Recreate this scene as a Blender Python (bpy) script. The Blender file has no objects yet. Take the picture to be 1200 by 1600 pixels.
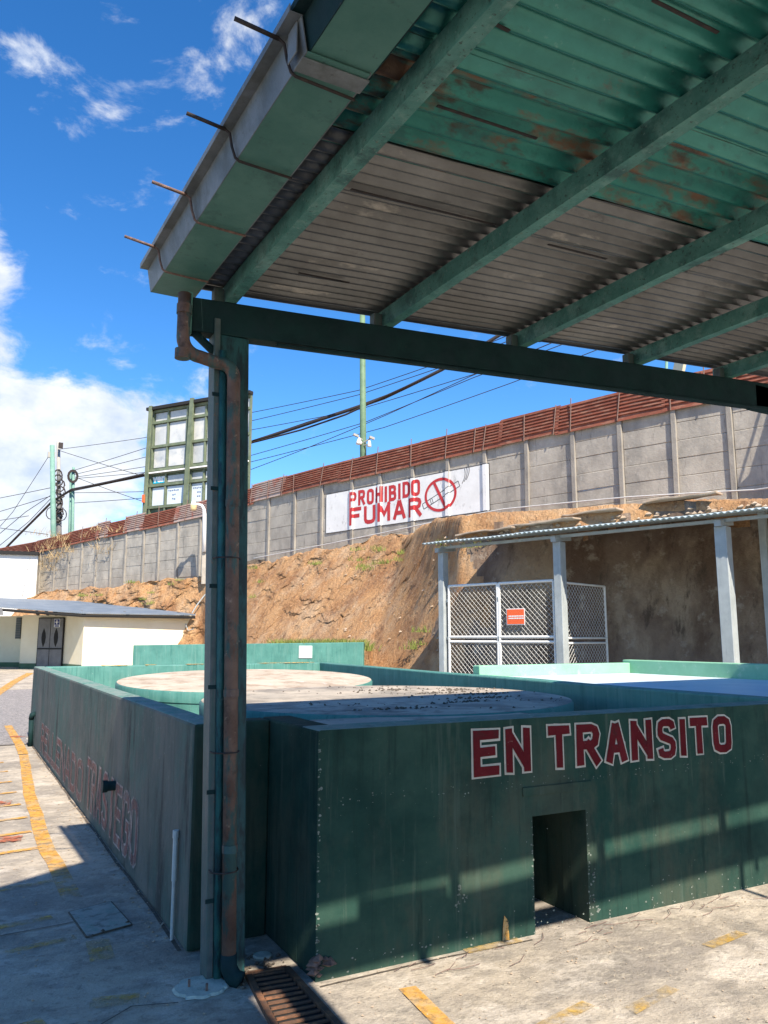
import bpy, bmesh, math, random
import numpy as np
from mathutils import Vector, Matrix, noise as mnoise
random.seed(7)
sc = bpy.context.scene
COL = sc.collection

# ------------------------------------------------------------------ camera
F_PX = 1244.0; EYE = 1.6
YAW = math.radians(28.1); PITCH = math.atan2(197, F_PX)
cam_d = bpy.data.cameras.new('camera'); cam = bpy.data.objects.new('camera', cam_d); COL.objects.link(cam)
cam.location = (0, 0, EYE)
cam.rotation_euler = (math.pi/2 + PITCH, 0, -YAW)
cam_d.sensor_fit = 'VERTICAL'; cam_d.sensor_height = 24.0; cam_d.lens = 24.0*F_PX/1600.0
cam_d.clip_start = 0.05; cam_d.clip_end = 5000
sc.camera = cam
sc.render.resolution_x = 768; sc.render.resolution_y = 1024

# ------------------------------------------------------------------ sun, exposure
SUN_T = Vector((0.05, 1.0, -1.0)).normalized()      # direction the light travels
sun_d = bpy.data.lights.new('sun', 'SUN'); sun = bpy.data.objects.new('sun', sun_d); COL.objects.link(sun)
sun.rotation_euler = SUN_T.to_track_quat('-Z', 'Y').to_euler()
sun.location = (-1, -20, 20)
sun_d.energy = 5.0; sun_d.angle = math.radians(0.5); sun_d.color = (1.0, 0.90, 0.76)
sc.view_settings.view_transform = 'Standard'; sc.view_settings.look = 'None'
sc.view_settings.exposure = 1.0; sc.view_settings.gamma = 1; sc.view_settings.use_curve_mapping = False

# camera-ray helpers used only to lay real-depth points out
FW = Vector((math.sin(YAW)*math.cos(PITCH), math.cos(YAW)*math.cos(PITCH), math.sin(PITCH)))
RT = Vector((math.cos(YAW), -math.sin(YAW), 0)); UPV = RT.cross(FW)
HF = Vector((math.sin(YAW), math.cos(YAW), 0))
CAM = Vector((0, 0, EYE))
def ray(x, y): return FW + RT*((x-600)/F_PX) - UPV*((y-800)/F_PX)
def dep(x, y, d): r = ray(x, y); return CAM + r*(d/r.dot(HF))
def atz(x, y, z): r = ray(x, y); return CAM + r*((z-EYE)/r.z)

# ------------------------------------------------------------------ world: daylight sky with clouds
w = bpy.data.worlds.new('World'); sc.world = w; w.use_nodes = True
nt = w.node_tree; nt.nodes.clear()
def wn(t, **k):
    n = nt.nodes.new(t)
    for a, b in k.items(): setattr(n, a, b)
    return n
wout = wn('ShaderNodeOutputWorld'); wbg = wn('ShaderNodeBackground'); wbg.inputs[1].default_value = 0.105
sky = wn('ShaderNodeTexSky', sky_type='NISHITA', sun_disc=False)
sky.sun_elevation = math.radians(45); sky.sun_rotation = math.radians(182.9)
sky.air_density = 1.0; sky.dust_density = 0.35; sky.ozone_density = 3.0; sky.altitude = 1400
hsv = wn('ShaderNodeHueSaturation'); hsv.inputs['Saturation'].default_value = 1.3; hsv.inputs['Value'].default_value = 1.18
hsv.inputs['Hue'].default_value = 0.503
nt.links.new(sky.outputs[0], hsv.inputs['Color'])
tc = wn('ShaderNodeTexCoord')
def wmath(op, a, b=None, clamp=False):
    n = wn('ShaderNodeMath', operation=op); n.use_clamp = clamp
    for i, v in enumerate((a, b)):
        if v is None: continue
        if isinstance(v, (int, float)): n.inputs[i].default_value = v
        else: nt.links.new(v, n.inputs[i])
    return n.outputs[0]
def wnoise(scale, detail, rough, stretch=(1, 1, 1), dist=0.0, off=(0, 0, 0)):
    mp = wn('ShaderNodeMapping'); mp.inputs['Scale'].default_value = stretch; mp.inputs['Location'].default_value = off
    nt.links.new(tc.outputs['Generated'], mp.inputs['Vector'])
    n = wn('ShaderNodeTexNoise'); n.inputs['Scale'].default_value = scale; n.inputs['Detail'].default_value = detail
    n.inputs['Roughness'].default_value = rough; n.inputs['Distortion'].default_value = dist
    nt.links.new(mp.outputs[0], n.inputs['Vector']); return n.outputs[0]
def wblob(px, py, rad, gain):
    d = ray(px, py).normalized()
    n = wn('ShaderNodeVectorMath', operation='DISTANCE'); n.inputs[1].default_value = d
    nt.links.new(tc.outputs['Generated'], n.inputs[0])
    m = wn('ShaderNodeMapRange'); m.interpolation_type = 'SMOOTHSTEP'
    m.inputs['From Min'].default_value = rad; m.inputs['From Max'].default_value = 0
    m.inputs['To Min'].default_value = 0; m.inputs['To Max'].default_value = gain
    nt.links.new(n.outputs['Value'], m.inputs['Value']); return m.outputs[0]
n1 = wnoise(9, 9, 0.62, (1, 1, 1.7), 0.3)
dens = wmath('MULTIPLY_ADD', n1, 1.5)
dens.node.inputs[2].default_value = -.26
for b in [(-110, 395, .12, .54), (-90, 495, .105, .50), (5, 545, .06, .24), (110, 690, .09, .22), (40, 740, .15, .36), (190, 660, .09, .24), (265, 640, .06, .14), (0, 720, .14, .26), (150, 720, .15, .26), (60, 800, .14, .24),
          (90, 760, .12, .2), (45, 120, .075, .20), (370, 40, .09, .19), (170, 5, .07, .2), (-500, 300, .35, .4), (-900, 600, .4, .4),
          (480, 820, .1, .12), (1500, 500, .3, .3), (2300, 600, .4, .35)]:
    dens = wmath('ADD', dens, wblob(*b))
covr = wn('ShaderNodeMapRange'); covr.interpolation_type = 'SMOOTHSTEP'
covr.inputs['From Min'].default_value = .62; covr.inputs['From Max'].default_value = .95
nt.links.new(dens, covr.inputs['Value'])
n2 = wnoise(16, 6, 0.6, (1, 1, 1.5), 0, (.02, .01, .03))
shade = wn('ShaderNodeMapRange'); shade.inputs['From Min'].default_value = .3; shade.inputs['From Max'].default_value = .62
nt.links.new(n2, shade.inputs['Value'])
cc = wn('ShaderNodeMix', data_type='RGBA'); cc.inputs['A'].default_value = (3.3, 3.8, 4.7, 1); cc.inputs['B'].default_value = (5.2, 5.3, 5.4, 1)
nt.links.new(shade.outputs[0], cc.inputs['Factor'])
cm = wn('ShaderNodeMix', data_type='RGBA')
cov_s = wmath('MULTIPLY', covr.outputs[0], 0.93)
nt.links.new(cov_s, cm.inputs['Factor']); nt.links.new(hsv.outputs[0], cm.inputs['A']); nt.links.new(cc.outputs['Result'], cm.inputs['B'])
nt.links.new(cm.outputs['Result'], wbg.inputs[0]); nt.links.new(wbg.outputs[0], wout.inputs[0])

# ------------------------------------------------------------------ materials
def lin(r, g, b):
    f = lambda c: ((c/255)/12.92 if c/255 <= .04045 else ((c/255+.055)/1.055)**2.4)
    return (f(r), f(g), f(b), 1)
def c4(c): return (c[0], c[1], c[2], 1)
def M(name, c1, c2=None, sc_=4, rough=.85, metal=0.0, bump=.25, bsc=50, layers=(), spec=.3, hole=None, stretch=(1, 1, 1), bdist=.01, blow=0.0):
    """base colour c1..c2 by noise; layers = (colour, scale, stretch, threshold, softness, strength)"""
    m = bpy.data.materials.new(name); m.use_nodes = True; t = m.node_tree; N = t.nodes; L = t.links
    bs = N['Principled BSDF']; geo = N.new('ShaderNodeNewGeometry')
    def nz(scale, detail=6, rgh=.6, st=(1, 1, 1), off=0.0):
        mp = N.new('ShaderNodeMapping'); mp.inputs['Scale'].default_value = st; mp.inputs['Location'].default_value = (off, off*1.7, off*.6)
        L.new(geo.outputs['Position'], mp.inputs['Vector'])
        n = N.new('ShaderNodeTexNoise'); n.inputs['Scale'].default_value = scale; n.inputs['Detail'].default_value = detail
        n.inputs['Roughness'].default_value = rgh; L.new(mp.outputs[0], n.inputs['Vector']); return n.outputs[0]
    def mr(src, a, b, c=0., d=1.):
        r = N.new('ShaderNodeMapRange'); r.inputs['From Min'].default_value = a; r.inputs['From Max'].default_value = b
        r.inputs['To Min'].default_value = c; r.inputs['To Max'].default_value = d; L.new(src, r.inputs['Value']); return r.outputs[0]
    def mix(f, a, b):
        x = N.new('ShaderNodeMix'); x.data_type = 'RGBA'; L.new(f, x.inputs['Factor'])
        for s, v in (('A', a), ('B', b)):
            if isinstance(v, tuple): x.inputs[s].default_value = v
            else: L.new(v, x.inputs[s])
        return x.outputs['Result']
    c2 = c2 or c1
    col = mix(mr(nz(sc_, 8, .65, stretch), .36, .64), c4(c1), c4(c2))
    hsum = None
    for i, ly in enumerate(layers):
        lc, ls, st, th, so, gain = ly
        f = mr(nz(ls, 9, .68, st, 3.1*i+1.3), th-so, th+so, 0, gain)
        col = mix(f, col, c4(lc))
        hsum = f if hsum is None else hsum
    L.new(col, bs.inputs['Base Color'])
    bs.inputs['Roughness'].default_value = rough; bs.inputs['Metallic'].default_value = metal
    bs.inputs['Specular IOR Level'].default_value = spec
    if bump:
        h = nz(bsc, 8, .7, (1, 1, 1), 9)
        if blow:
            h2 = nz(bsc*.12, 4, .5, (1, 1, 1), 4)
            ad = N.new('ShaderNodeMath'); ad.operation = 'MULTIPLY_ADD'; ad.inputs[1].default_value = blow; L.new(h2, ad.inputs[0]); L.new(h, ad.inputs[2]); h = ad.outputs[0]
        b = N.new('ShaderNodeBump'); b.inputs['Strength'].default_value = bump; b.inputs['Distance'].default_value = bdist
        L.new(h, b.inputs['Height']); L.new(b.outputs[0], bs.inputs['Normal'])
    if hole:       # worn paint: bare where the noise is high  (scale, threshold, softness)
        tr = N.new('ShaderNodeBsdfTransparent'); ms = N.new('ShaderNodeMixShader')
        f = mr(nz(hole[0], 9, .75, hole[3] if len(hole) > 3 else (1, 1, 1), 5), hole[1]-hole[2], hole[1]+hole[2])
        L.new(f, ms.inputs[0]); L.new(bs.outputs[0], ms.inputs[1]); L.new(tr.outputs[0], ms.inputs[2])
        L.new(ms.outputs[0], N['Material Output'].inputs['Surface'])
    return m
U1 = (1, 1, 1); VS = (5, 5, .35)          # VS: vertical streaks
GREY = (.33, .33, .31)
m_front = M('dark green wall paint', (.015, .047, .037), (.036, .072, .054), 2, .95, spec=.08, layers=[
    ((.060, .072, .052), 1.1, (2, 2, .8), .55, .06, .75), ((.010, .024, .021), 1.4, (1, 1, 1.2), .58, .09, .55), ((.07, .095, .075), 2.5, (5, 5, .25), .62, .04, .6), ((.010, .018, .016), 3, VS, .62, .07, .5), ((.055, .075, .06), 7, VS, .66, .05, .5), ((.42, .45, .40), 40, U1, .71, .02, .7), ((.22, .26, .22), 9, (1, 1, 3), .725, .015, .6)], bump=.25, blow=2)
m_inner = M('teal green wall paint', (.06, .185, .155), (.09, .25, .21), 3, .6, layers=[
    ((.14, .27, .23), 3, VS, .58, .08, .6), ((.025, .12, .10), 5, VS, .60, .06, .6), ((.55, .55, .48), 30, U1, .69, .02, .8)], bump=.25, blow=2)
m_left = M('weathered green plaster', (.060, .085, .075), (.10, .112, .10), 1.6, .85, layers=[
    ((.05, .135, .11), 1.0, (1, 1, .8), .53, .06, .7), ((.15, .14, .12), 1.6, (1, 1, .7), .57, .07, .7), ((.025, .03, .03), 1.5, (3, 3, .45), .60, .05, .9), ((.13, .125, .11), 9, (1, 1, .5), .58, .05, .6), ((.055, .06, .055), 5, VS, .60, .06, .5), ((.30, .33, .28), 34, (1, 1, .5), .68, .04, .6), ((.04, .045, .04), 22, U1, .68, .03, .6)], bump=.5, bsc=40, blow=2.5)
m_top = M('worn wall top', (.12, .22, .185), (.22, .26, .23), 6, .85, layers=[((.05, .20, .155), 4, U1, .55, .05, .8), ((.05, .06, .06), 7, U1, .63, .05, .7), ((.5, .5, .45), 30, U1, .64, .03, .8)], bump=.5, bsc=40)
m_conc = M('bare concrete', (.36, .33, .29), (.48, .44, .38), 3, .92, layers=[((.22, .20, .18), 1.2, U1, .60, .09, .6), ((.16, .15, .14), 12, U1, .68, .05, .6), ((.60, .56, .50), 8, U1, .66, .05, .5)], bump=.6, bsc=45, blow=2)
m_ground = M('yard concrete', (.36, .31, .245), (.50, .435, .35), 1.1, .92, layers=[
    ((.19, .172, .155), .9, U1, .54, .08, .7), ((.17, .155, .135), 2.2, U1, .60, .07, .65), ((.60, .54, .46), 2.2, U1, .57, .05, .6),
    ((.25, .22, .185), 5, (1, 2.0, 1), .56, .05, .6), ((.50, .44, .35), 11, (1, 1.5, 1), .58, .04, .5), ((.17, .155, .13), 15, U1, .62, .04, .6), ((.10, .095, .085), 30, U1, .63, .06, .6), ((.62, .56, .48), 40, U1, .65, .05, .4), ((.06, .058, .05), 11, U1, .71, .03, .7)], bump=.8, bsc=55, bdist=.012, blow=3)
m_rough_ground = M('broken asphalt', (.22, .205, .20), (.36, .33, .31), 12, .95, layers=[((.08, .08, .08), 30, U1, .56, .06, .8), ((.55, .5, .45), 22, U1, .62, .04, .8)], bump=1, bsc=60, bdist=.02)
m_tank1 = M('tank roof screed', (.42, .35, .27), (.54, .46, .36), 1.5, .92, layers=[((.27, .19, .13), 2.2, U1, .54, .05, .7), ((.16, .14, .12), 18, U1, .66, .04, .7), ((.70, .66, .60), 6, U1, .62, .04, .5)], bump=.6, blow=2)
m_tank2 = M('dusty tank roof', (.34, .30, .245), (.48, .41, .32), 1.5, .92, layers=[((.19, .17, .145), 1.6, U1, .53, .05, .75), ((.10, .09, .075), 5, U1, .60, .04, .6), ((.08, .07, .065), 8, U1, .65, .03, .8)], bump=.6, blow=2)
m_debris = M('dry dark debris', (.06, .05, .04), (.14, .115, .09), 20, .95, bump=.4)
m_yel = M('worn yellow paint', (.60, .31, .06), (.50, .26, .05), 9, .8, hole=(12, .575, .10), layers=[((.40, .33, .22), 5, U1, .54, .07, .65)], bump=.5, bsc=55)
m_yel2 = M('very worn yellow paint', (.60, .38, .07), (.50, .30, .05), 9, .8, hole=(7, .46, .12), layers=[((.40, .34, .24), 5, U1, .52, .07, .7)], bump=.5, bsc=55)
m_red_stain = M('red oxide stain', (.40, .13, .07), (.32, .10, .05), 9, .9, hole=(14, .52, .07), bump=.4)
m_steel = M('painted steel green', (.055, .19, .165), (.11, .28, .24), 9, .5, layers=[((.20, .36, .32), 5, U1, .60, .04, .6),
    ((.02, .06, .06), 5, U1, .58, .06, .7), ((.16, .30, .26), 14, U1, .62, .05, .7), ((.03, .035, .03), 55, U1, .61, .03, .8), ((.24, .34, .31), 38, U1, .63, .03, .6), ((.18, .09, .05), 11, U1, .68, .03, .7)], bump=.5, bsc=50, spec=.4)
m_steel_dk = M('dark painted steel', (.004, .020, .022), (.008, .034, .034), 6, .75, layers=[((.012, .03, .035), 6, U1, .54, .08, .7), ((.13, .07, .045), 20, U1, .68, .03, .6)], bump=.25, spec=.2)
m_post_side = M('bare grey post flange', (.12, .13, .125), (.06, .08, .08), 10, .6, layers=[((.05, .10, .09), 8, VS, .5, .08, .8), ((.2, .1, .06), 30, U1, .64, .03, .7)], bump=.4)
m_post_teal = M('teal post face', (.018, .085, .095), (.035, .14, .13), 6, .5, layers=[((.02, .04, .05), 8, (3, 3, .8), .55, .05, .9), ((.25, .30, .28), 24, U1, .67, .03, .6)], bump=.35)
m_post_dark = M('dark teal post paint', (.012, .055, .06), (.02, .085, .085), 5, .5, layers=[((.01, .02, .025), 8, (3, 3, .8), .52, .06, .8), ((.16, .18, .17), 24, U1, .69, .03, .6)], bump=.3)
m_rustpipe = M('rusty painted pipe', (.10, .058, .045), (.17, .11, .085), 7, .7, layers=[((.025, .09, .09), 6, (2, 2, .7), .53, .04, .85), ((.05, .035, .03), 14, U1, .60, .05, .7), ((.36, .26, .2), 22, U1, .65, .03, .6)], bump=.4)
m_gutter = M('gutter green underside', (.055, .16, .135), (.095, .22, .185), 3, .55, layers=[((.03, .08, .075), 4, (1, 1, 1), .60, .06, .8), ((.04, .06, .06), 26, U1, .66, .04, .6)], bump=.2)
m_gutter_side = M('gutter galvanised side', (.12, .14, .145), (.21, .23, .24), 5, .5, metal=.2, layers=[((.09, .10, .09), 5, U1, .56, .07, .7), ((.05, .05, .04), 30, U1, .66, .04, .6)], bump=.25)
m_sheet_gr = M('green corrugated sheet', (.016, .16, .137), (.03, .23, .195), 4, .27, metal=.4, layers=[
    ((.02, .10, .095), 8, (1, 2, 1), .60, .05, .7), ((.13, .05, .025), 2.6, (.8, 2.0, 1), .68, .05, .8), ((.05, .035, .03), 7, (1, 2, 1), .70, .02, .8), ((.15, .32, .28), 30, U1, .66, .04, .5)], bump=.12, spec=.7)
m_sheet_rust = M('rusting green corrugated sheet', (.016, .15, .13), (.03, .21, .175), 4, .34, metal=.3, layers=[
    ((.02, .10, .095), 8, (1, 2, 1), .58, .05, .7), ((.15, .058, .028), 2.4, (1, 3.0, 1), .565, .05, .85), ((.05, .03, .022), 4, (1, 3, 1), .60, .05, .85)], bump=.3)
m_sheet_gy = M('grey corrugated sheet', (.11, .115, .117), (.19, .195, .195), 2, .33, metal=.7, layers=[
    ((.10, .10, .098), 1.3, (.8, 1.6, 1), .55, .08, .75), ((.42, .40, .36), 2.4, (.8, 3, 1), .64, .04, .5), ((.05, .05, .05), 4, (1, 3, 1), .65, .04, .6), ((.26, .18, .12), 3, (1, 2, 1), .70, .03, .5)], bump=.2)
m_black = M('black wire', (.02, .02, .022), (.05, .035, .03), 30, .7, bump=.2)
m_rebar = M('rusty rebar', (.10, .07, .06), (.24, .15, .12), 40, .85, bump=.6, bsc=150)
m_panel = M('precast concrete', (.33, .30, .255), (.43, .395, .335), 1.6, .92, layers=[((.20, .19, .17), 1.0, (1, 1, .6), .55, .09, .65), ((.13, .12, .11), 2.2, (3, 3, .5), .64, .05, .6), ((.50, .47, .42), 4, U1, .64, .06, .5)], bump=.6, bsc=14, bdist=.02, blow=1)
m_panel_post = M('precast concrete post', (.24, .22, .19), (.32, .295, .255), 1.6, .92, layers=[((.14, .13, .12), 2.0, (2, 2, .5), .58, .08, .6)], bump=.5, bsc=14, bdist=.02)
m_mural = M('white mural paint', (.66, .66, .64), (.74, .74, .72), 2, .85, layers=[((.42, .41, .39), 3.5, (1, 1, .6), .63, .05, .7), ((.30, .29, .27), 8, U1, .68, .03, .7)], bump=.4, bsc=14)
m_mural_red = M('brushed red paint', (.50, .045, .05), (.42, .03, .035), 2, .8, hole=(9, .66, .05), bump=.3, bsc=14)
m_mural_blk = M('black brush paint', (.05, .05, .055), (.08, .08, .08), 2, .8, bump=.2)
m_letter_red = M('dark red letter paint', (.085, .009, .012), (.12, .014, .018), 5, .95, spec=.08, layers=[((.06, .02, .02), 6, U1, .62, .05, .7), ((.4, .3, .26), 50, U1, .68, .02, .7)], bump=.25, blow=2)
m_letter_white = M('white letter outline', (.46, .43, .37), (.36, .34, .29), 6, .95, spec=.1, hole=(26, .66, .04), bump=.25)
m_faded_red = M('faded red letter paint', (.24, .10, .09), (.18, .10, .085), 3, .9, hole=(7, .53, .12, (1, 1, .4)), bump=.4)
m_faded_white = M('faded letter outline', (.40, .34, .31), (.30, .25, .23), 3, .9, hole=(12, .54, .10, (1, 1, .4)), bump=.4)
m_screen = M('red oxide ribbed sheet', (.24, .075, .045), (.17, .055, .035), 1.5, .85, layers=[((.30, .16, .11), 2.5, (1, 1, 6), .56, .05, .7), ((.12, .05, .035), 4, U1, .62, .05, .6)], bump=.2)
m_screen_gy = M('faded ribbed sheet', (.30, .20, .17), (.38, .30, .26), 1.5, .8, layers=[((.36, .10, .06), 2, U1, .57, .05, .8)], bump=.2)
m_earth = M('cut clay bank', (.44, .23, .10), (.54, .32, .155), 1.1, .98, layers=[
    ((.52, .38, .25), .9, (1, 1, .8), .56, .08, .6), ((.26, .12, .055), .7, U1, .56, .08, .7), ((.17, .09, .05), 3.5, (1, 1, 1), .60, .06, .7), ((.62, .50, .36), 6, U1, .64, .05, .6), ((.14, .16, .05), 1.7, U1, .70, .03, .6)], bump=1.0, bsc=7, bdist=.16, blow=1)
m_cutwall = M('stained retaining render', (.17, .12, .09), (.26, .195, .145), .9, .95, layers=[
    ((.36, .28, .20), .6, (1, 1, .8), .55, .045, .8), ((.12, .075, .05), .5, (1.4, 1.4, .45), .53, .07, .85), ((.075, .055, .04), 1.6, (2, 2, .5), .60, .05, .8), ((.42, .37, .30), 3.2, U1, .62, .05, .55)], bump=.8, bsc=7, bdist=.06)
m_cream = M('cream wall paint', (.72, .64, .46), (.77, .70, .52), 1.2, .85, layers=[((.60, .55, .44), 1.3, (2, 2, .6), .66, .05, .4)], bump=.15)
m_whitewall = M('white wall paint', (.78, .78, .74), (.82, .82, .79), .8, .85, bump=.1)
m_band = M('olive green base band', (.06, .11, .06), (.08, .14, .08), 3, .7, bump=.1)
m_blueroof = M('blue grey roofing', (.15, .185, .225), (.22, .255, .295), 1.2, .45, metal=.2, layers=[((.30, .33, .37), 1.5, (1, 1, 1), .62, .05, .5)], bump=.1)
m_door = M('grey metal door', (.13, .13, .13), (.18, .18, .18), 3, .6, bump=.1)
m_dark = M('dark opening', (.02, .02, .02), None, 3, .9, bump=0)
m_post2 = M('light grey post paint', (.29, .32, .325), (.37, .40, .405), 4, .55, layers=[((.18, .21, .22), 4, VS, .62, .06, .5)], bump=.1)
m_sheet2 = M('light grey roof sheet', (.30, .37, .40), (.38, .45, .47), 2, .5, metal=.1, bump=.1)
m_white = M('white gate paint', (.66, .66, .64), (.74, .74, .72), 5, .6, bump=.1)
m_wire = M('galvanised mesh wire', (.50, .50, .48), (.62, .62, .60), 5, .6, metal=.2, bump=0)
m_orange = M('orange sign face', (.80, .13, .04), None, 5, .5, bump=0)
m_signwhite = M('white sign print', (.78, .78, .76), None, 5, .6, bump=0)
m_navy = M('navy sign face', (.03, .045, .16), None, 5, .5, bump=0)
m_tower = M('olive steel frame', (.11, .14, .09), (.17, .20, .13), 2, .6, layers=[((.05, .08, .05), 3, U1, .62, .06, .7)], bump=.1)
m_glass = M('dusty window glass', (.36, .38, .385), (.52, .53, .52), .7, .35, layers=[((.62, .60, .54), .9, U1, .56, .07, .7), ((.24, .27, .31), 1.2, U1, .62, .05, .6)], bump=0, spec=.6)
m_cyan = M('cyan sign face', (.02, .38, .55), None, 5, .5, bump=0)
m_paper = M('bluish poster paper', (.50, .58, .62), (.58, .64, .67), 2, .8, bump=0)
m_ink = M('blue ink', (.12, .17, .30), None, 2, .8, bump=0)
m_pole_g = M('green concrete pole', (.13, .25, .20), (.17, .30, .25), 2, .7, layers=[((.3, .4, .34), 3, U1, .6, .05, .5)], bump=.1)
m_pole_y = M('olive green pole', (.10, .17, .10), (.14, .22, .13), 3, .6, layers=[((.08, .13, .07), 6, U1, .62, .05, .6)], bump=.1)
m_pole_gy = M('grey concrete pole', (.30, .29, .26), (.36, .34, .31), 2, .8, bump=.2)
m_lamp_glass = M('yellowed lamp glass', (.70, .52, .28), None, 2, .4, bump=0)
m_grass = M('yellow green grass', (.13, .17, .035), (.22, .24, .06), 2, .9, bump=0)
m_dry = M('dry brush', (.30, .21, .11), (.40, .30, .16), 2, .95, bump=0)
m_pool = M('pale blue basin cover', (.62, .68, .68), (.50, .60, .64), 1.2, .5, layers=[((.35, .45, .48), 1.5, U1, .6, .06, .5)], bump=.1)
m_palegreen = M('pale green wall paint', (.20, .42, .27), (.26, .50, .34), 2, .8, layers=[((.40, .55, .42), 5, U1, .62, .05, .6)], bump=.2)
m_rust = M('rusty grate steel', (.16, .08, .045), (.09, .055, .04), 20, .9, layers=[((.34, .15, .07), 10, U1, .58, .06, .7)], bump=.5)
m_pvc = M('grey white pvc', (.50, .52, .50), (.40, .42, .41), 10, .5, bump=.1)
m_ptch = M('pale cement patch', (.50, .53, .46), (.33, .37, .32), 10, .9, layers=[((.06, .30, .22), 5, U1, .60, .03, .8), ((.2, .2, .18), 14, U1, .62, .05, .7)], bump=.8)
m_cover = M('dusty manhole cover', (.24, .27, .24), (.36, .36, .32), 6, .85, layers=[((.09, .24, .19), 4, U1, .57, .05, .7), ((.12, .12, .11), 14, U1, .58, .05, .8)], bump=.5)
m_stone = M('rubble stone', (.34, .25, .17), (.42, .34, .26), 6, .95, bump=.5)

# ------------------------------------------------------------------ mesh helpers
class MB:
    def __init__(s): s.v = []; s.f = []; s.mi = []
    def add(s, vs, fs, mi=0):
        o = len(s.v); s.v += [tuple(v) for v in vs]; s.f += [tuple(i+o for i in f) for f in fs]; s.mi += [mi]*len(fs); return s
    def box(s, x0, x1, y0, y1, z0, z1, mi=0):
        return s.add([(x0,y0,z0),(x1,y0,z0),(x1,y1,z0),(x0,y1,z0),(x0,y0,z1),(x1,y0,z1),(x1,y1,z1),(x0,y1,z1)],
                     [(0,3,2,1),(4,5,6,7),(0,1,5,4),(1,2,6,5),(2,3,7,6),(3,0,4,7)], mi)
    def hexa(s, lo, hi, mi=0):      # two quads (4 pts each), joined
        return s.add(list(lo)+list(hi), [(0,3,2,1),(4,5,6,7),(0,1,5,4),(1,2,6,5),(2,3,7,6),(3,0,4,7)], mi)
    def wall(s, a, b, th, z0a, z1a, z0b=None, z1b=None, mi=0):   # vertical slab from plan point a to b, thickness to the left of a->b
        z0b = z0a if z0b is None else z0b; z1b = z1a if z1b is None else z1b
        a = Vector(a[:2]); b = Vector(b[:2]); d = (b-a).normalized(); n = Vector((-d.y, d.x))*th
        return s.hexa([(a.x,a.y,z0a),(b.x,b.y,z0b),(b.x+n.x,b.y+n.y,z0b),(a.x+n.x,a.y+n.y,z0a)],
                      [(a.x,a.y,z1a),(b.x,b.y,z1b),(b.x+n.x,b.y+n.y,z1b),(a.x+n.x,a.y+n.y,z1a)], mi)
    def bar(s, p, q, w_, h_, up=(0,0,1), mi=0):   # rectangular bar from p to q
        p = Vector(p); q = Vector(q); d = (q-p).normalized(); u = Vector(up); r = d.cross(u).normalized(); u = r.cross(d)
        c = [(-1,-1),(1,-1),(1,1),(-1,1)]
        lo = [p + r*(a*w_/2) + u*(b*h_/2) for a,b in c]; hi = [q + r*(a*w_/2) + u*(b*h_/2) for a,b in c]
        return s.add(lo+hi, [(0,3,2,1),(4,5,6,7),(0,1,5,4),(1,2,6,5),(2,3,7,6),(3,0,4,7)], mi)
    def tube(s, pts, r, n=8, mi=0, caps=True):
        pts = [Vector(p) for p in pts]; o = len(s.v); prev = None
        for i, p in enumerate(pts):
            d = (pts[min(i+1,len(pts)-1)]-pts[max(i-1,0)]).normalized()
            if prev is None:
                a = d.cross(Vector((0,0,1)));  a = a if a.length > .05 else d.cross(Vector((1,0,0)))
            else: a = prev - d*prev.dot(d)
            a.normalize(); prev = a; b = d.cross(a)
            rr = r[i] if isinstance(r, (list, tuple)) else r
            for k in range(n):
                t = 2*math.pi*k/n; s.v.append(tuple(p + (a*math.cos(t)+b*math.sin(t))*rr))
        for i in range(len(pts)-1):
            for k in range(n):
                s.f.append((o+i*n+k, o+i*n+(k+1)%n, o+(i+1)*n+(k+1)%n, o+(i+1)*n+k)); s.mi.append(mi)
        if caps:
            s.f.append(tuple(o+k for k in range(n))[::-1]); s.mi.append(mi)
            e = o+(len(pts)-1)*n; s.f.append(tuple(e+k for k in range(n))); s.mi.append(mi)
        return s
    def lathe(s, c, prof, n=48, mi=0, tilt=None):
        o = len(s.v)
        for r, z in prof:
            for k in range(n):
                t = 2*math.pi*k/n; x, y = c[0]+r*math.cos(t), c[1]+r*math.sin(t)
                s.v.append((x, y, z + (tilt(x, y) if tilt else 0)))
        for i in range(len(prof)-1):
            for k in range(n):
                s.f.append((o+i*n+k, o+i*n+(k+1)%n, o+(i+1)*n+(k+1)%n, o+(i+1)*n+k)); s.mi.append(mi)
        return s
    def build(s, name, mats, parent=None, base=None, bevel=0, smooth=False, segs=2):
        org = Vector(base) if base is not None else (Vector(parent['_b']) if parent is not None else Vector((0,0,0)))
        me = bpy.data.meshes.new(name); me.from_pydata([tuple(Vector(v)-org) for v in s.v], [], s.f)
        mats = mats if isinstance(mats, (list, tuple)) else [mats]
        for m in mats: me.materials.append(m)
        for p, i in zip(me.polygons, s.mi): p.material_index = i; p.use_smooth = smooth
        me.update()
        o = bpy.data.objects.new(name, me); COL.objects.link(o)
        if parent is not None: o.parent = parent; o['_b'] = list(org)
        else: o.location = org; o['_b'] = list(org)
        if bevel:
            b = o.modifiers.new('bevel', 'BEVEL'); b.width = bevel; b.segments = segs; b.limit_method = 'ANGLE'; b.angle_limit = .6
        return o
def sub(o_parent, o):        # parent a world-built mesh under a part
    o.parent = o_parent; return o
def thing(name, label, cat, base, group=None):
    o = bpy.data.objects.new(name, None); COL.objects.link(o); o.location = base; o.empty_display_size = .1; o['_b'] = list(base)
    o['label'] = label; o['category'] = cat
    if group: o['group'] = group
    return o
def tag(o, label, cat, group=None):
    o['label'] = label; o['category'] = cat
    if group: o['group'] = group
    return o
def struct(o): o['kind'] = 'structure'; return o
def stuff(o): o['kind'] = 'stuff'; return o
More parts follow.
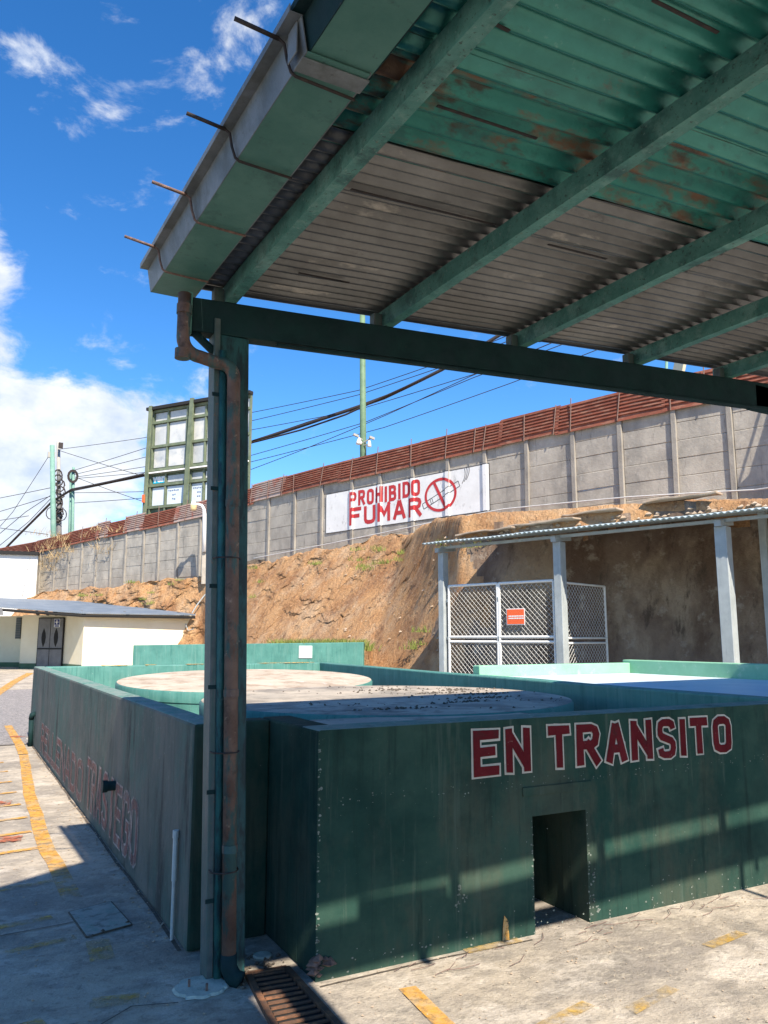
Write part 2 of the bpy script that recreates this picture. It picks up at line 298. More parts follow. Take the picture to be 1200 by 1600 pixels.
def roughen(o, amp, scale, cuts=0, flat=None):
    """subdivide long faces and push vertices a little so cast edges are not ruler-straight"""
    bm = bmesh.new(); bm.from_mesh(o.data)
    if cuts: bmesh.ops.subdivide_edges(bm, edges=[e for e in bm.edges if e.calc_length() > cuts], cuts=2, use_grid_fill=True)
    if cuts: bmesh.ops.subdivide_edges(bm, edges=[e for e in bm.edges if e.calc_length() > cuts], cuts=2, use_grid_fill=True)
    off = Vector(o['_b'])
    for v in bm.verts:
        n = mnoise.noise_vector((v.co+off)*scale)*amp
        if flat == 'z': n = Vector((0, 0, n.z))
        v.co += n
    bm.to_mesh(o.data); bm.free(); o.data.update()

def text_mesh(body, bold=0.0, width=1.0, spacing=1.0):
    cu = bpy.data.curves.new('t', 'FONT'); cu.body = body; cu.size = 1; cu.offset = bold; cu.space_character = spacing; cu.resolution_u = 3
    ob = bpy.data.objects.new('t', cu); COL.objects.link(ob)
    dg = bpy.context.evaluated_depsgraph_get(); me = bpy.data.meshes.new_from_object(ob.evaluated_get(dg))
    vs = [v.co.copy() for v in me.vertices]; fs = [tuple(p.vertices) for p in me.polygons]
    bpy.data.objects.remove(ob); bpy.data.curves.remove(cu); bpy.data.meshes.remove(me)
    return vs, fs
GL = {'E': [[(1,1),(0,1),(0,0),(1,0)], [(0,.52),(.82,.52)]], 'N': [[(0,0),(0,1)], [(0,1),(1,0)], [(1,0),(1,1)]], 'T': [[(0,1),(1,1)], [(.5,1),(.5,0)]],
 'R': [[(0,0),(0,1)], [(0,1),(.7,1),(.93,.93),(1,.78),(.93,.56),(.7,.48),(0,.48)], [(.5,.48),(1,0)]], 'A': [[(0,0),(.42,1)], [(.58,1),(1,0)], [(.16,.30),(.84,.30)]],
 'S': [[(1,.80),(.93,.94),(.72,1),(.28,1),(.07,.94),(0,.80),(.02,.66),(.16,.57),(.84,.43),(.98,.34),(1,.20),(.93,.06),(.72,0),(.28,0),(.07,.06),(0,.20)]], 'I': [[(.5,0),(.5,1)]],
 'O': [[(.3,1),(.7,1),(.94,.92),(1,.78),(1,.22),(.94,.08),(.7,0),(.3,0),(.06,.08),(0,.22),(0,.78),(.06,.92),(.3,1)]], 'P': [[(0,0),(0,1)], [(0,1),(.7,1),(.95,.9),(1,.75),(.95,.58),(.7,.48),(0,.48)]],
 'H': [[(0,0),(0,1)], [(1,0),(1,1)], [(0,.5),(1,.5)]], 'B': [[(0,.52),(.68,.52),(.95,.44),(1,.26),(.95,.08),(.7,0),(0,0)], [(0,0),(0,1)], [(0,1),(.68,1),(.92,.92),(.95,.76),(.88,.60),(.68,.53)]],
 'D': [[(0,0),(0,1)], [(0,1),(.62,1),(.92,.88),(1,.7),(1,.3),(.92,.12),(.62,0),(0,0)]], 'F': [[(0,0),(0,1),(1,1)], [(0,.52),(.8,.52)]], 'U': [[(0,1),(0,.22),(.08,.07),(.3,0),(.7,0),(.92,.07),(1,.22),(1,1)]],
 'M': [[(0,0),(0,1)], [(0,1),(.5,.35),(1,1)], [(1,1),(1,0)]], 'G': [[(1,.78),(.92,.93),(.7,1),(.3,1),(.08,.93),(0,.78),(0,.22),(.08,.07),(.3,0),(.7,0),(.92,.07),(1,.22),(1,.46),(.58,.46)]], 'L': [[(0,1),(0,0),(1,0)]]}
def stroke(mb, pts, hw, ext, fn, depth, mi=0):
    P = [Vector(p) for p in pts]; closed = (P[0]-P[-1]).length < 1e-6
    if closed: P = P[:-1]
    n = len(P); o = len(mb.v)
    for i in range(n):
        a = P[i-1] if (i > 0 or closed) else None; c = P[(i+1) % n] if (i < n-1 or closed) else None
        d0 = (P[i]-a).normalized() if a is not None else None; d1 = (c-P[i]).normalized() if c is not None else None
        p = P[i]
        if d0 is None: p = p - d1*ext; d0 = d1
        elif d1 is None: p = p + d0*ext; d1 = d0
        n0 = Vector((-d0.y, d0.x)); n1 = Vector((-d1.y, d1.x)); mvec = (n0+n1)
        mvec = mvec.normalized() if mvec.length > .1 else n0
        k = min(1.6, 1/max(.3, mvec.dot(n0)))
        for sg_ in (-1, 1): q = p + mvec*(hw*k*sg_); q = q + Vector((mnoise.noise(Vector((q.x*14, q.y*14, 3)))*.006, mnoise.noise(Vector((q.x*14, q.y*14, 9)))*.006)); mb.v.append(tuple(fn(q.x, q.y, depth)))
    for i in range(n if closed else n-1):
        j = (i+1) % n; mb.f.append((o+2*i, o+2*j, o+2*j+1, o+2*i+1)); mb.mi.append(mi)
def glyph(mb, ch, box, sw, grow, fn, d0, mi=0):
    """block letter inside box=(u0,u1,v0,v1) drawn with strokes sw wide; grow widens every side (for outlines)"""
    u0, u1, v0, v1 = box; h = sw/2; sgn = 1 if u1 > u0 else -1
    for k, pl in enumerate(GL[ch]):
        if ch == 'N' and k == 1: pl = [(.03,.94),(.97,.06)]
        pts = [((u0+sgn*h)+(u1-u0-2*sgn*h)*a if ch != 'I' else (u0+u1)/2, (v0+h)+(v1-v0-2*h)*b) for a, b in pl]
        stroke(mb, pts, h+grow, h*(0 if (ch == 'N' and k == 1) else 1 if ch in 'NMHIATUR' else .95)+grow*(0 if (ch == 'N' and k == 1) else 1) if ch in 'TIHNMAUFELRPDB' else grow, fn, d0+.0007*k, mi)
def text_into(mb, body, fn, box, bold, ref=None, mi=0, spacing=1.0):
    """text fitted into box=(u0,u1,v0,v1) of the bounding box of the plain text with bold=ref; fn(u,v)->3D"""
    rv, _ = text_mesh(body, ref if ref is not None else bold, 1, spacing)
    vs, fs = text_mesh(body, bold, 1, spacing)
    ax, bx = min(v.x for v in rv), max(v.x for v in rv); ay, by = min(v.y for v in rv), max(v.y for v in rv)
    u0, u1, v0, v1 = box
    mb.add([fn(u0+(v.x-ax)/(bx-ax)*(u1-u0), v0+(v.y-ay)/(by-ay)*(v1-v0)) for v in vs], fs, mi)

# ================================================================== THE SETTING
# ground: one sheet to the horizon
def gz(x, y): return 0.01*max(0, y-20) if y < 60 else .4
gb = MB()
xs = [-1500,-300,-80,-30,-12,-6,-4,-3,-2,-1,-.5,0,.5,1,1.5,2,2.5,3,4,5,7,9,12,16,25,60,300,1500]; ys = [-1500,-300,-60,-20,-8,-3,0,1,2,3,4,5,6,8,10,12,14,16,18,20,25,30,36,42,60,120,400,1500]
for y in ys:
    for x in xs: gb.v.append((x, y, gz(x, y)))
nx = len(xs)
for j in range(len(ys)-1):
    for i in range(nx-1): gb.f.append((j*nx+i, j*nx+i+1, (j+1)*nx+i+1, (j+1)*nx+i)); gb.mi.append(0)
struct(gb.build('ground', m_ground))
def flat_patch(name, pts, z, m, label=None, n=1, jag=0.0):
    mb = MB(); out = []
    k = len(pts)
    for i in range(k):
        a = Vector(pts[i]); b = Vector(pts[(i+1) % k]); d = b-a; nr = Vector((-d.y, d.x)).normalized() if d.length > 0 else Vector((0, 0))
        steps = max(1, int(d.length/.06)) if jag else 1
        for t in range(steps):
            p = a + d*(t/steps)
            if jag: p = p + nr*(mnoise.noise(Vector((p.x*9, p.y*9, z*100)))*jag)
            out.append((p.x, p.y, gz(p.x, p.y)+z))
    mb.v = out; mb.f = [tuple(range(len(out)))]; mb.mi = [0]
    return struct(mb.build(name, m))
# old asphalt beyond the joint, and the yellow bay markings
flat_patch('asphalt', [(-6, 13.7), (1.16, 13.6), (1.16, 14.4), (2.6, 20), (2.9, 27), (-6, 25)], .004, m_rough_ground, jag=.05)
ym = MB()
def strip(mb, pts, wd, z):
    """a painted strip along a polyline, ragged a little"""
    P = [Vector(p) for p in pts]
    for a, b in zip(P, P[1:]):
        d = (b-a).normalized(); n = Vector((-d.y, d.x))*wd/2; st = max(1, int((b-a).length/.35))
        for i in range(st):
            p = a+(b-a)*(i/st); q = a+(b-a)*((i+1)/st); j = mnoise.noise(Vector((p.x*3, p.y*3, 1)))*.015; j2 = mnoise.noise(Vector((q.x*3, q.y*3, 1)))*.015
            mb.add([(p.x-n.x+j, p.y-n.y, gz(p.x,p.y)+z), (q.x-n.x+j2, q.y-n.y, gz(q.x,q.y)+z), (q.x+n.x+j2, q.y+n.y, gz(q.x,q.y)+z), (p.x+n.x+j, p.y+n.y, gz(p.x,p.y)+z)], [(3,2,1,0)])
strip(ym, [(.765, 6.1), (.75, 6.8), (.80, 9.0), (.97, 12.4)], .115, .006); strip(ym, [(.97, 12.45), (1.0, 13.6), (1.0, 16.6)], .13, .010)
strip(ym, [(1.0, 24.0), (2.0, 31), (2.9, 36.5)], .28, .010)
struct(ym.build('yellow_line', m_yel))
ym = MB()
for y in (6.95, 7.55, 8.15, 8.8, 9.5, 10.2, 11.0, 11.8): strip(ym, [(.70, y), (.1, y-.10), (-2.5, y-.5)], .07, .008)
struct(ym.build('yellow_hatching', m_yel))
ym = MB()
strip(ym, [(.765, 6.09), (.77, 5.55)], .12, .006); strip(ym, [(.71, 6.0), (-.8, 5.75)], .07, .006); strip(ym, [(.62, 5.25), (-.9, 5.0)], .07, .006)
strip(ym, [(.8, 4.75), (.78, 4.45)], .12, .006); strip(ym, [(.65, 3.98), (.85, 3.93)], .11, .006); strip(ym, [(.25, 3.85), (.45, 3.9)], .08, .006); strip(ym, [(.70, 4.85), (-.8, 4.6)], .06, .006)
for pt in [((2.25, 2.86), (2.6, 2.94)), ((2.7, 2.80), (3.05, 2.88)), ((2.45, 3.69), (2.8, 3.695)), ((3.6, 3.15), (3.95, 3.2))]: strip(ym, pt, .07, .006)
struct(ym.build('worn_yellow_marks', m_yel2))
ym = MB(); strip(ym, [(1.97, 3.46), (1.93, 3.1), (1.90, 2.7)], .085, .006); struct(ym.build('yellow_line', m_yel))
ym = MB(); strip(ym, [(.36, 8.95), (.62, 8.9)], .22, .012); strip(ym, [(.40, 7.35), (.60, 7.32)], .2, .012); strip(ym, [(.95, 14.6), (1.1, 14.7)], .25, .014)
struct(ym.build('red_stains', m_red_stain))
# crack / joint line with dirt in the yard
jm = MB(); strip(jm, [(-3, 13.75), (.2, 13.68), (1.15, 13.6)], .05, .009); strip(jm, [(-1.2, 4.9), (.2, 5.05), (.72, 5.1)], .010, .005)
strip(jm, [(.1, 3.72), (.45, 3.80), (.62, 3.72), (.80, 3.86), (1.0, 3.80)], .008, .007); strip(jm, [(1.158, 4.4), (1.158, 8.8), (1.158, 13.5)], .022, .003); strip(jm, [(1.62, 3.66), (2.3, 3.68), (2.86, 3.66)], .012, .004)
struct(jm.build('ground_joints', m_debris))

# loose grit
gm = MB(); rnd = random.Random(3)
def pebble(mb, x, y, z, r):
    q = [Vector((rnd.uniform(-1, 1), rnd.uniform(-1, 1), rnd.uniform(-.6, .8))).normalized()*r*rnd.uniform(.7, 1.2) for _ in range(6)]
    vs = [(x+r, y, z+q[0].z*.3), (x-r*.9, y+r*.2, z), (x+q[1].x*.3, y+r, z), (x, y-r*.8, z+.1*r), (x+q[2].x*.4, y+q[2].y*.4, z+r*.7), (x, y, z-r*.3)]
    mb.add(vs, [(0,2,4),(2,1,4),(1,3,4),(3,0,4),(2,0,5),(1,2,5),(3,1,5),(0,3,5)])
for _ in range(420):
    x = rnd.uniform(-.3, 1.16); y = rnd.uniform(3.3, 9); pebble(gm, x, y, .004, rnd.choice([.003,.004,.006,.009]))
for _ in range(420):
    x = rnd.uniform(1.6, 5.5); y = rnd.uniform(2.3, 3.7); pebble(gm, x, y, .004, rnd.choice([.003,.004,.005,.008]))
for _ in range(300):
    y = rnd.uniform(4.4, 13); pebble(gm, 1.165-abs(rnd.gauss(0,.05)), y, .004, rnd.choice([.004,.006,.010]))
stuff(tag(gm.build('loose_grit', m_stone), 'scattered loose grit and small stones on the yard concrete', 'grit'))

# ---------------------------------------------------------------- perimeter line of the hill fence (pixel column, distance, top z)
FK = [(1330, 17.9, 7.95), (1240, 19.6, 7.95), (1000, 22.2, 7.95), (765, 26.0, 7.93), (510, 31.7, 7.85), (400, 35.6, 7.85), (309, 38.8, 7.62), (215, 41.8, 7.4), (120, 45.2, 7.15), (50, 48.4, 6.9), (-60, 54, 6.7)]
FKP = [dep(a, 997, b) for a, b, c in FK]
def fence_at(px):        # plan point and top z of the fence where the view column px meets it
    for (a, pa), (b, pb) in zip(zip(FK, FKP), zip(FK[1:], FKP[1:])):
        if b[0] <= px <= a[0]:
            r = ray(px, 997); r = Vector((r.x, r.y)).normalized(); A = Vector(pa[:2]); D = Vector(pb[:2])-A
            # A + D t = r s
            det = D.x*(-r.y) + r.x*D.y; t = (-A.x*(-r.y) - r.x*A.y)/det if abs(det) > 1e-9 else 0
            P = A + D*t; return Vector((P.x, P.y)), a[2]+(b[2]-a[2])*t
    raise ValueError(px)
BZ = [(1330, 4.75), (1000, 5.1), (765, 5.3), (510, 4.85), (400, 4.7), (309, 4.35), (215, 4.2), (50, 4.0), (-60, 4.0)]     # ground at the foot of the fence
def base_z(px):
    for (a, za), (b, zb) in zip(BZ, BZ[1:]):
        if b <= px <= a: return za+(zb-za)*(a-px)/(a-b)
    return BZ[-1][1]
# toe line of the bank, matching fence columns
TOE = [(1330, (14.2, 3.5)), (1240, (13.4, 6.3)), (1120, (12.6, 8.8)), (1000, (11.9, 10.8)), (900, (10.9, 12.0)), (800, (10.0, 13.6)), (720, (9.2, 15.9)), (640, (8.9, 18.9)), (570, (8.9, 22.0)), (510, (8.6, 24.4)), (400, (8.6, 27.5)), (309, (9.6, 34.5)), (215, (5.6, 41.5)), (50, (2.0, 47.5)), (-60, (-1.0, 53.0))]
def toe_at(px):
    for (a, pa), (b, pb) in zip(TOE, TOE[1:]):
        if b <= px <= a: t = (a-px)/(a-b); return Vector(pa)*(1-t)+Vector(pb)*t
    return Vector(TOE[-1][1])
def prof(u, steep):      # height fraction 1..0 along fence->toe
    a = .22+.60*steep; b = a + (.70-.53*steep)
    if u < a: return 1-.07*(u/a)
    if u < b: t = (u-a)/(b-a); return .93-.90*(t**(.92))
    return max(0, .03*(1-(u-b)/max(1e-6, 1-b)))
tb = MB(); NS, NU = 420, 150
pxs = [1330-1390*i/NS for i in range(NS+1)]
rows = []
for px in pxs:
    Fp, zt = fence_at(max(-59.9, min(1329.9, px))); T = toe_at(px); zb = base_z(px)
    steep = max(0, min(1, (px-650)/110)); d = (T-Fp); row = []
    out = -d.normalized()
    for k, e in enumerate((60, 20, 5, 1.0)): row.append((Fp.x+out.x*e, Fp.y+out.y*e, zb+.05))
    dF = Fp.x*HF.x+Fp.y*HF.y; ua = .22+.60*steep
    for j in range(NU+1):
        u = j/NU; p = Fp + d*u; uu_ = min(u, ua); pa_ = Fp+d*uu_; zs = EYE+(zb-EYE)*(pa_.x*HF.x+pa_.y*HF.y)/dF + .22*uu_/ua
        h = prof(u, steep)/.93 if u >= ua else 1; z = zs*h - .12*(u > .985)
        n = Vector((p.x, p.y, z)); amp = .05*(1+u*8)*0 + min(1, .06+u*4.0)*math.sin(math.pi*min(1, max(0, u*1.08)))**.7
        rock = mnoise.fractal(n*.55, .9, 2.1, 5)*.50*(1-.6*steep) + mnoise.fractal(n*1.9, .75, 2.1, 4)*.20*(1-.5*steep)
        ridg = (.28-abs(mnoise.noise(n*.9+Vector((5, 2, 1)))))*.5*(1-.85*steep) + max(0, .12-abs(mnoise.noise(n*2.6)))*.7*(1-.8*steep) + mnoise.fractal(n*6, .8, 2.1, 3)*.045
        off = (rock-ridg)*amp
        row.append((p.x - d.normalized().x*off*.8, p.y - d.normalized().y*off*.8, max(z + off*.7, -.15 if u > .9 else z+off*.7)))
    rows.append(row)
W_ = len(rows[0])
for r in rows: tb.v += r
for i in range(NS):
    for j in range(W_-1):
        nzv = mnoise.noise(Vector((i*.12, j*.12, 0))); mi = 1 if (pxs[i]+70*nzv > 770 and j > 4+NU*(.83+.02*nzv)) else 0
        tb.f.append((i*W_+j, i*W_+j+1, (i+1)*W_+j+1, (i+1)*W_+j)); tb.mi.append(mi)
hill = struct(tb.build('hillside', [m_earth, m_cutwall], smooth=True))

# ================================================================== TANK COMPOUND
H = 1.15
def slab_wall(name, label, polys, m, bevel=.018):
    pass
# left wall with chipped top
lw = thing('compound_wall', 'long weathered green wall on the left with faded red lettering beside the yellow line', 'wall', (1.17, 9, 0), 'green walls of the tank compound')
b = MB(); b.box(1.17, 1.34, 4.35, 14.15, 0, H); o = b.build('wall_body', [m_left, m_inner, m_top, m_front], lw)
for p in o.data.polygons:
    n = p.normal; p.material_index = 2 if n.z > .9 else (0 if n.x < -.5 else (3 if n.y < -.5 else 1))
roughen(o, .004, 2.5, .5); o.modifiers.new('b', 'BEVEL').width = .02; o.modifiers['b'].segments = 2; o.modifiers['b'].limit_method = 'ANGLE'
def left_fn(off): return lambda u, v: (1.17-off, u, v)
tx = MB()
def lettering(parent, fn_w, fn_r, words, bw, br, mw, mr_, sp=1.0):
    for wd, bx in words:
        a = MB(); text_into(a, wd, fn_w, bx, bw, bw, spacing=sp); wo = a.build('letter_outline', mw, parent)
        a = MB(); text_into(a, wd, fn_r, bx, br, bw, spacing=sp); a.build('letter_fill', mr_, parent)
fl = lambda u, v, d: (1.17-d, u, v)
for wd, y0, y1, za, zb2 in [('RELLENADO', 12.25, 8.15, .07, .44), ('TRASIEGO', 7.95, 5.62, .10, .52)]:
    n = len(wd); stp = (y1-y0)/n
    for k, ch in enumerate(wd):
        bx = (y0+stp*(k+.06), y0+stp*(k+.94), za, zb2) if ch != 'I' else (y0+stp*(k+.3), y0+stp*(k+.7), za, zb2)
        a = MB(); glyph(a, ch, bx, .062, .014, fl, .0045); lo = a.build('letter_outline', m_faded_white, lw)
        a = MB(); glyph(a, ch, bx, .062, .0, fl, .006); a.build('letter_fill', m_faded_red, lo)
# pipe stub through the wall and two small pipes against it
b = MB(); b.tube([(1.20, 6.54, .49), (1.10, 6.54, .49)], .036, 16); b.tube([(1.11, 6.54, .49), (1.075, 6.54, .49)], .045, 16); b.build('pipe_stub', m_steel_dk, lw, smooth=False)
t = tag(MB().tube([(1.150, 4.57, 0), (1.150, 4.57, .30)], .010, 10).tube([(1.150, 4.57, .30), (1.153, 4.58, .53)], .0135, 10).tube([(1.153, 4.58, .52), (1.153, 4.58, .56)], .017, 10).build('drain_pipe', m_pvc, base=(1.145, 4.57, 0)),
        'thin white plastic pipe standing against the near end of the left wall', 'pipe')
t = tag(MB().tube([(1.13, 13.35, .0), (1.12, 13.35, .40)], .035, 12).tube([(1.12, 13.35, .40), (1.125, 13.33, .46), (1.17, 13.33, .475)], .04, 12).build('drain_pipe', m_steel_dk, base=(1.13, 13.35, 0), smooth=True),
        'short black vent pipe at the far corner of the left wall', 'pipe')

# front wall with opening
fw = thing('compound_wall', 'dark green front wall lettered EN TRANSITO with a square opening at its foot', 'wall', (3.5, 3.8, 0), 'green walls of the tank compound')
def extrude_xz(mb, poly, y0, y1, mi=0):
    n = len(poly); vs = [(x, y0, z) for x, z in poly] + [(x, y1, z) for x, z in poly]
    mb.add(vs, [tuple(range(n)), tuple(range(2*n-1, n-1, -1))] + [(i, i+n, (i+1) % n+n, (i+1) % n) for i in range(n)], mi)
OP = (2.925, 3.315, .615)
b = MB()      # built in pieces that share no overlapping faces: face grid around the opening
Y0, Y1 = 3.72, 3.94
def front_grid(y, flip):
    X = sorted(set([1.62, 2.0, 2.45, OP[0], OP[1], 3.8, 4.4, 5.0, 5.6, 6.4, 7.5, 9.0])); Z = [0, .3, OP[2], .85, H]
    for i in range(len(X)-1):
        for j in range(len(Z)-1):
            if X[i] >= OP[0]-1e-6 and X[i+1] <= OP[1]+1e-6 and Z[j+1] <= OP[2]+1e-6: continue
            q = [(X[i], y, Z[j]), (X[i+1], y, Z[j]), (X[i+1], y, Z[j+1]), (X[i], y, Z[j+1])]
            b.add(q, [(0,1,2,3) if not flip else (3,2,1,0)])
front_grid(Y0, False); front_grid(Y1, True)
b.add([(1.62,Y0,H),(9,Y0,H),(9,Y1,H),(1.62,Y1,H)], [(0,1,2,3)], 1)
b.add([(1.62,Y0,0),(1.62,Y1,0),(1.62,Y1,H),(1.62,Y0,H)], [(0,3,2,1)]); b.add([(9,Y0,0),(9,Y1,0),(9,Y1,H),(9,Y0,H)], [(0,1,2,3)])
b.add([(OP[0],Y0,0),(OP[0],Y1,0),(OP[0],Y1,OP[2]),(OP[0],Y0,OP[2])], [(0,1,2,3)]); b.add([(OP[1],Y0,0),(OP[1],Y1,0),(OP[1],Y1,OP[2]),(OP[1],Y0,OP[2])], [(3,2,1,0)])
b.add([(OP[0],Y0,OP[2]),(OP[1],Y0,OP[2]),(OP[1],Y1,OP[2]),(OP[0],Y1,OP[2])], [(3,2,1,0)])
o = b.build('wall_body', [m_front, m_top], fw)
bm = bmesh.new(); bm.from_mesh(o.data); bmesh.ops.remove_doubles(bm, verts=bm.verts, dist=.0005); bmesh.ops.recalc_face_normals(bm, faces=bm.faces); bm.to_mesh(o.data); bm.free()
md = o.modifiers.new('b', 'BEVEL'); md.width = .014; md.segments = 2; md.limit_method = 'ANGLE'
# return wall of the notch round the steel post
b = MB(); b.box(1.62, 1.80, 3.942, 4.55, 0, H-.003); o = b.build('wall_return', [m_front], fw, bevel=.014)
b = MB(); b.box(1.343, 1.617, 4.40, 4.55, 0, H-.006); b.build('wall_return', [m_front], fw, bevel=.01)
# tunnel walls behind the opening, dark concrete box
b = MB(); b.box(2.80, 2.922, 3.945, 4.30, 0, .70); b.box(3.318, 3.44, 3.945, 4.30, 0, .70); b.box(2.80, 3.44, 3.945, 4.30, .703, .78); b.build('opening_lining', m_front, fw)
# patch strip above the opening and broken plaster
b = MB(); b.box(2.86, 3.36, 3.712, 3.7195, .725, .775); o = b.build('plaster_patch', m_front, fw, bevel=.003); roughen(o, .003, 30, .05)
yb = MB(); yb.add([(2.70,3.715,.005),(2.745,3.715,.005),(2.74,3.715,.10),(2.715,3.715,.13),(2.705,3.715,.08)], [(0,1,2,3,4)]); yb.build('paint_mark', m_yel, fw)
ff = lambda u, v, d: (u, 3.72-d, v)
def fx(px): r = ray(px, 1160); return r.x*3.72/r.y
for ch, pa, pb, zt_, zb_ in [('E',735,781.6,1.112,.848), ('N',786,830,1.113,.850), ('T',853,892,1.110,.852), ('R',897.5,938,1.111,.850), ('A',943.5,980,1.106,.853), ('N',983,1020.5,1.109,.852), ('S',1024.6,1057,1.108,.846), ('I',1060.4,1072.8,1.102,.852), ('T',1076.4,1107.6,1.104,.855), ('O',1112,1144,1.102,.848)]:
    x0, x1 = fx(pa)+.012, fx(pb)-.012; sw_ = .050 if ch not in 'IS' else .045
    a = MB(); glyph(a, ch, (x0, x1, zb_+.012, zt_-.012), sw_, .0115, ff, .003); lo = a.build('letter_outline', m_letter_white, fw)
    a = MB(); glyph(a, ch, (x0, x1, zb_+.012, zt_-.012), sw_, 0, ff, .006); a.build('letter_fill', m_letter_red, lo)
cb_ = MB(); rnd = random.Random(77)
def flake(mb, u, v, r, fn3):
    k = rnd.randint(5, 7); mb.add([fn3(u+r*rnd.uniform(.5, 1.2)*math.cos(6.283*i/k), v+r*rnd.uniform(.35, 1)*math.sin(6.283*i/k)) for i in range(k)], [tuple(range(k))])
for _ in range(110): flake(cb_, rnd.uniform(1.65, 5.2), .80+.02*math.sin(_*.7)+rnd.gauss(0, .006)+(.02 if _ % 3 else -.03)*0, rnd.uniform(.002, .006), lambda u, v: (u, 3.7185, v))
for _ in range(55): flake(cb_, 1.623+abs(rnd.gauss(0, .007)), rnd.uniform(.05, 1.12), rnd.uniform(.002, .010), lambda u, v: (u, 3.7185, v))
for _ in range(60): flake(cb_, rnd.choice([OP[0]-abs(rnd.gauss(0, .01)), OP[1]+abs(rnd.gauss(0, .012))]), rnd.uniform(.0, .6), rnd.uniform(.002, .009), lambda u, v: (u, 3.7185, v))
for _ in range(120): flake(cb_, rnd.uniform(1.65, 5.2), abs(rnd.gauss(0, .06))+.004, rnd.uniform(.002, .008), lambda u, v: (u, 3.7185, v))
for _ in range(60): flake(cb_, rnd.uniform(1.7, 5.2), rnd.uniform(.1, 1.1), rnd.uniform(.0015, .004), lambda u, v: (u, 3.7185, v))
for (u, v) in ((2.43, .30), (2.42, .22), (2.47, .25), (3.36, .25), (3.35, .12), (3.38, .06)):
    for _ in range(7): flake(cb_, u+rnd.gauss(0, .006), v+rnd.gauss(0, .02), rnd.uniform(.004, .010), lambda u, v: (u, 3.7185, v))
m_chip = M('chipped plaster', (.20, .22, .19), (.12, .14, .12), 12, .95, bump=0, spec=.1)
o = cb_.build('paint_chips', m_chip, fw); o['kind'] = 'stuff'
cb_ = MB()
for _ in range(240): flake(cb_, rnd.uniform(4.4, 13.5), 1.15-abs(rnd.gauss(0, .12)), rnd.uniform(.003, .012), lambda u, v: (1.157, u, min(v, 1.12)))
o = cb_.build('paint_chips', m_chip, lw); o['kind'] = 'stuff'
# broken concrete at the foot of the corner
rb = MB(); rnd = random.Random(5)
for _ in range(10): pebble(rb, rnd.uniform(1.60, 1.70), rnd.uniform(3.70, 3.76), rnd.uniform(.0, .10), rnd.uniform(.02, .045))
rb.build('broken_corner', m_rebar, fw)

# back and middle walls, pale right basin
bw = thing('compound_wall', 'sunlit teal back wall of the tank compound with flaking yellow marks on top', 'wall', (3.5, 14.2, 0), 'green walls of the tank compound')
b = MB(); b.box(1.343, 6.1, 14.0, 14.17, 0, H-.004); o = b.build('wall_body', m_inner, bw, bevel=.015)
b = MB()
for x0, x1 in ((2.2, 2.6), (2.9, 3.1), (3.6, 3.9), (4.9, 6.0)): b.box(x0, x1, 13.985, 14.10, H-.0035, H+.006)
b.build('yellow_flakes', m_yel2, bw)
mw = thing('compound_wall', 'dark teal dividing wall running away between the round tanks and the pale basin', 'wall', (5.6, 9, 0), 'green walls of the tank compound')
b = MB(); b.wall((5.42, 3.945), (6.10, 14.0), -.20, 0, H-.002, 0, H-.006); o = b.build('wall_body', [m_inner, m_top], mw)
for p in o.data.polygons: p.material_index = 1 if p.normal.z > .9 else 0
roughen(o, .008, 2.5, .5); md = o.modifiers.new('b', 'BEVEL'); md.width = .016; md.segments = 2; md.limit_method = 'ANGLE'
hb = MB(); hb.tube([(5.99, 12.6, .95), (5.90, 12.6, .95)], .055, 14); hb.build('drain_hole', m_dark, mw)
wp = MB(); wp.add([(6.045,13.6,1.13),(6.02,13.25,1.13),(6.03,13.35,1.0),(6.035,13.45,.98)], [(0,1,2,3)]); 
rb2 = thing('basin_wall', 'pale sage green low wall round the pale blue basin on the right', 'wall', (8.6, 7, 0))
b = MB(); b.box(5.98, 8.60, 8.60, 8.75, 0, 1.25); b.build('back_wall', m_palegreen, rb2, bevel=.012)
b = MB(); b.box(8.60, 8.77, 3.945, 8.75, 0, 1.29); b.build('side_wall', m_palegreen, rb2, bevel=.012)
o = tag(MB().box(5.75, 8.597, 3.945, 8.597, .95, 1.105).build('basin_cover', m_pool, base=(7, 6, .95), bevel=.01), 'flat pale blue white cover of the right hand basin', 'cover')
# round tanks
def tank(c, r, z, ztilt, m, label, zn):
    t = thing('round_tank', label, 'tank', (c[0], c[1], 0), 'low round green tanks with concrete tops')
    v = Vector((c[0], c[1])).normalized(); tl = lambda x, y: ((x-c[0])*v.x+(y-c[1])*v.y)*ztilt
    b = MB(); b.lathe(c, [(r, 0), (r, z-.13)], 96); b.lathe(c, [(r+.012, z-.13), (r+.015, z-.02), (r, z)], 96, 1, tl); b.build('tank_side', [m_inner, m_inner], t, smooth=True)
    b = MB(); n = 96; rr = [r*.999, r*.97, r*.8, r*.5, r*.2]; o = b.lathe(c, [(q, z+(.0 if i == 0 else .006)) for i, q in enumerate(rr)], n, 0, tl)
    k = len(b.v); b.f.append(tuple(range(k-n, k))); b.mi.append(0); b.build('tank_top', m, t, smooth=True)
    return t, tl
b = MB(); b.box(1.86, 3.9, 3.945, 5.30, .90, 1.034); o = tag(b.build('concrete_ledge', m_tank2, base=(3.5, 4.8, .9), bevel=.01), 'dusty concrete ledge filling the gap between the front wall and the near round tank', 'ledge'); roughen(o, .006, 4, .3)
tk1, tl1 = tank((3.59, 10.7), 1.70, 1.045, .040, m_tank1, 'far round green tank with a clean sunlit sandy top behind the post', 0)
tk2, tl2 = tank((3.63, 6.75), 1.70, 1.050, .004, m_tank2, 'near round green tank, its dusty grey top littered with dark debris', 0)
dm = MB(); rnd = random.Random(11)
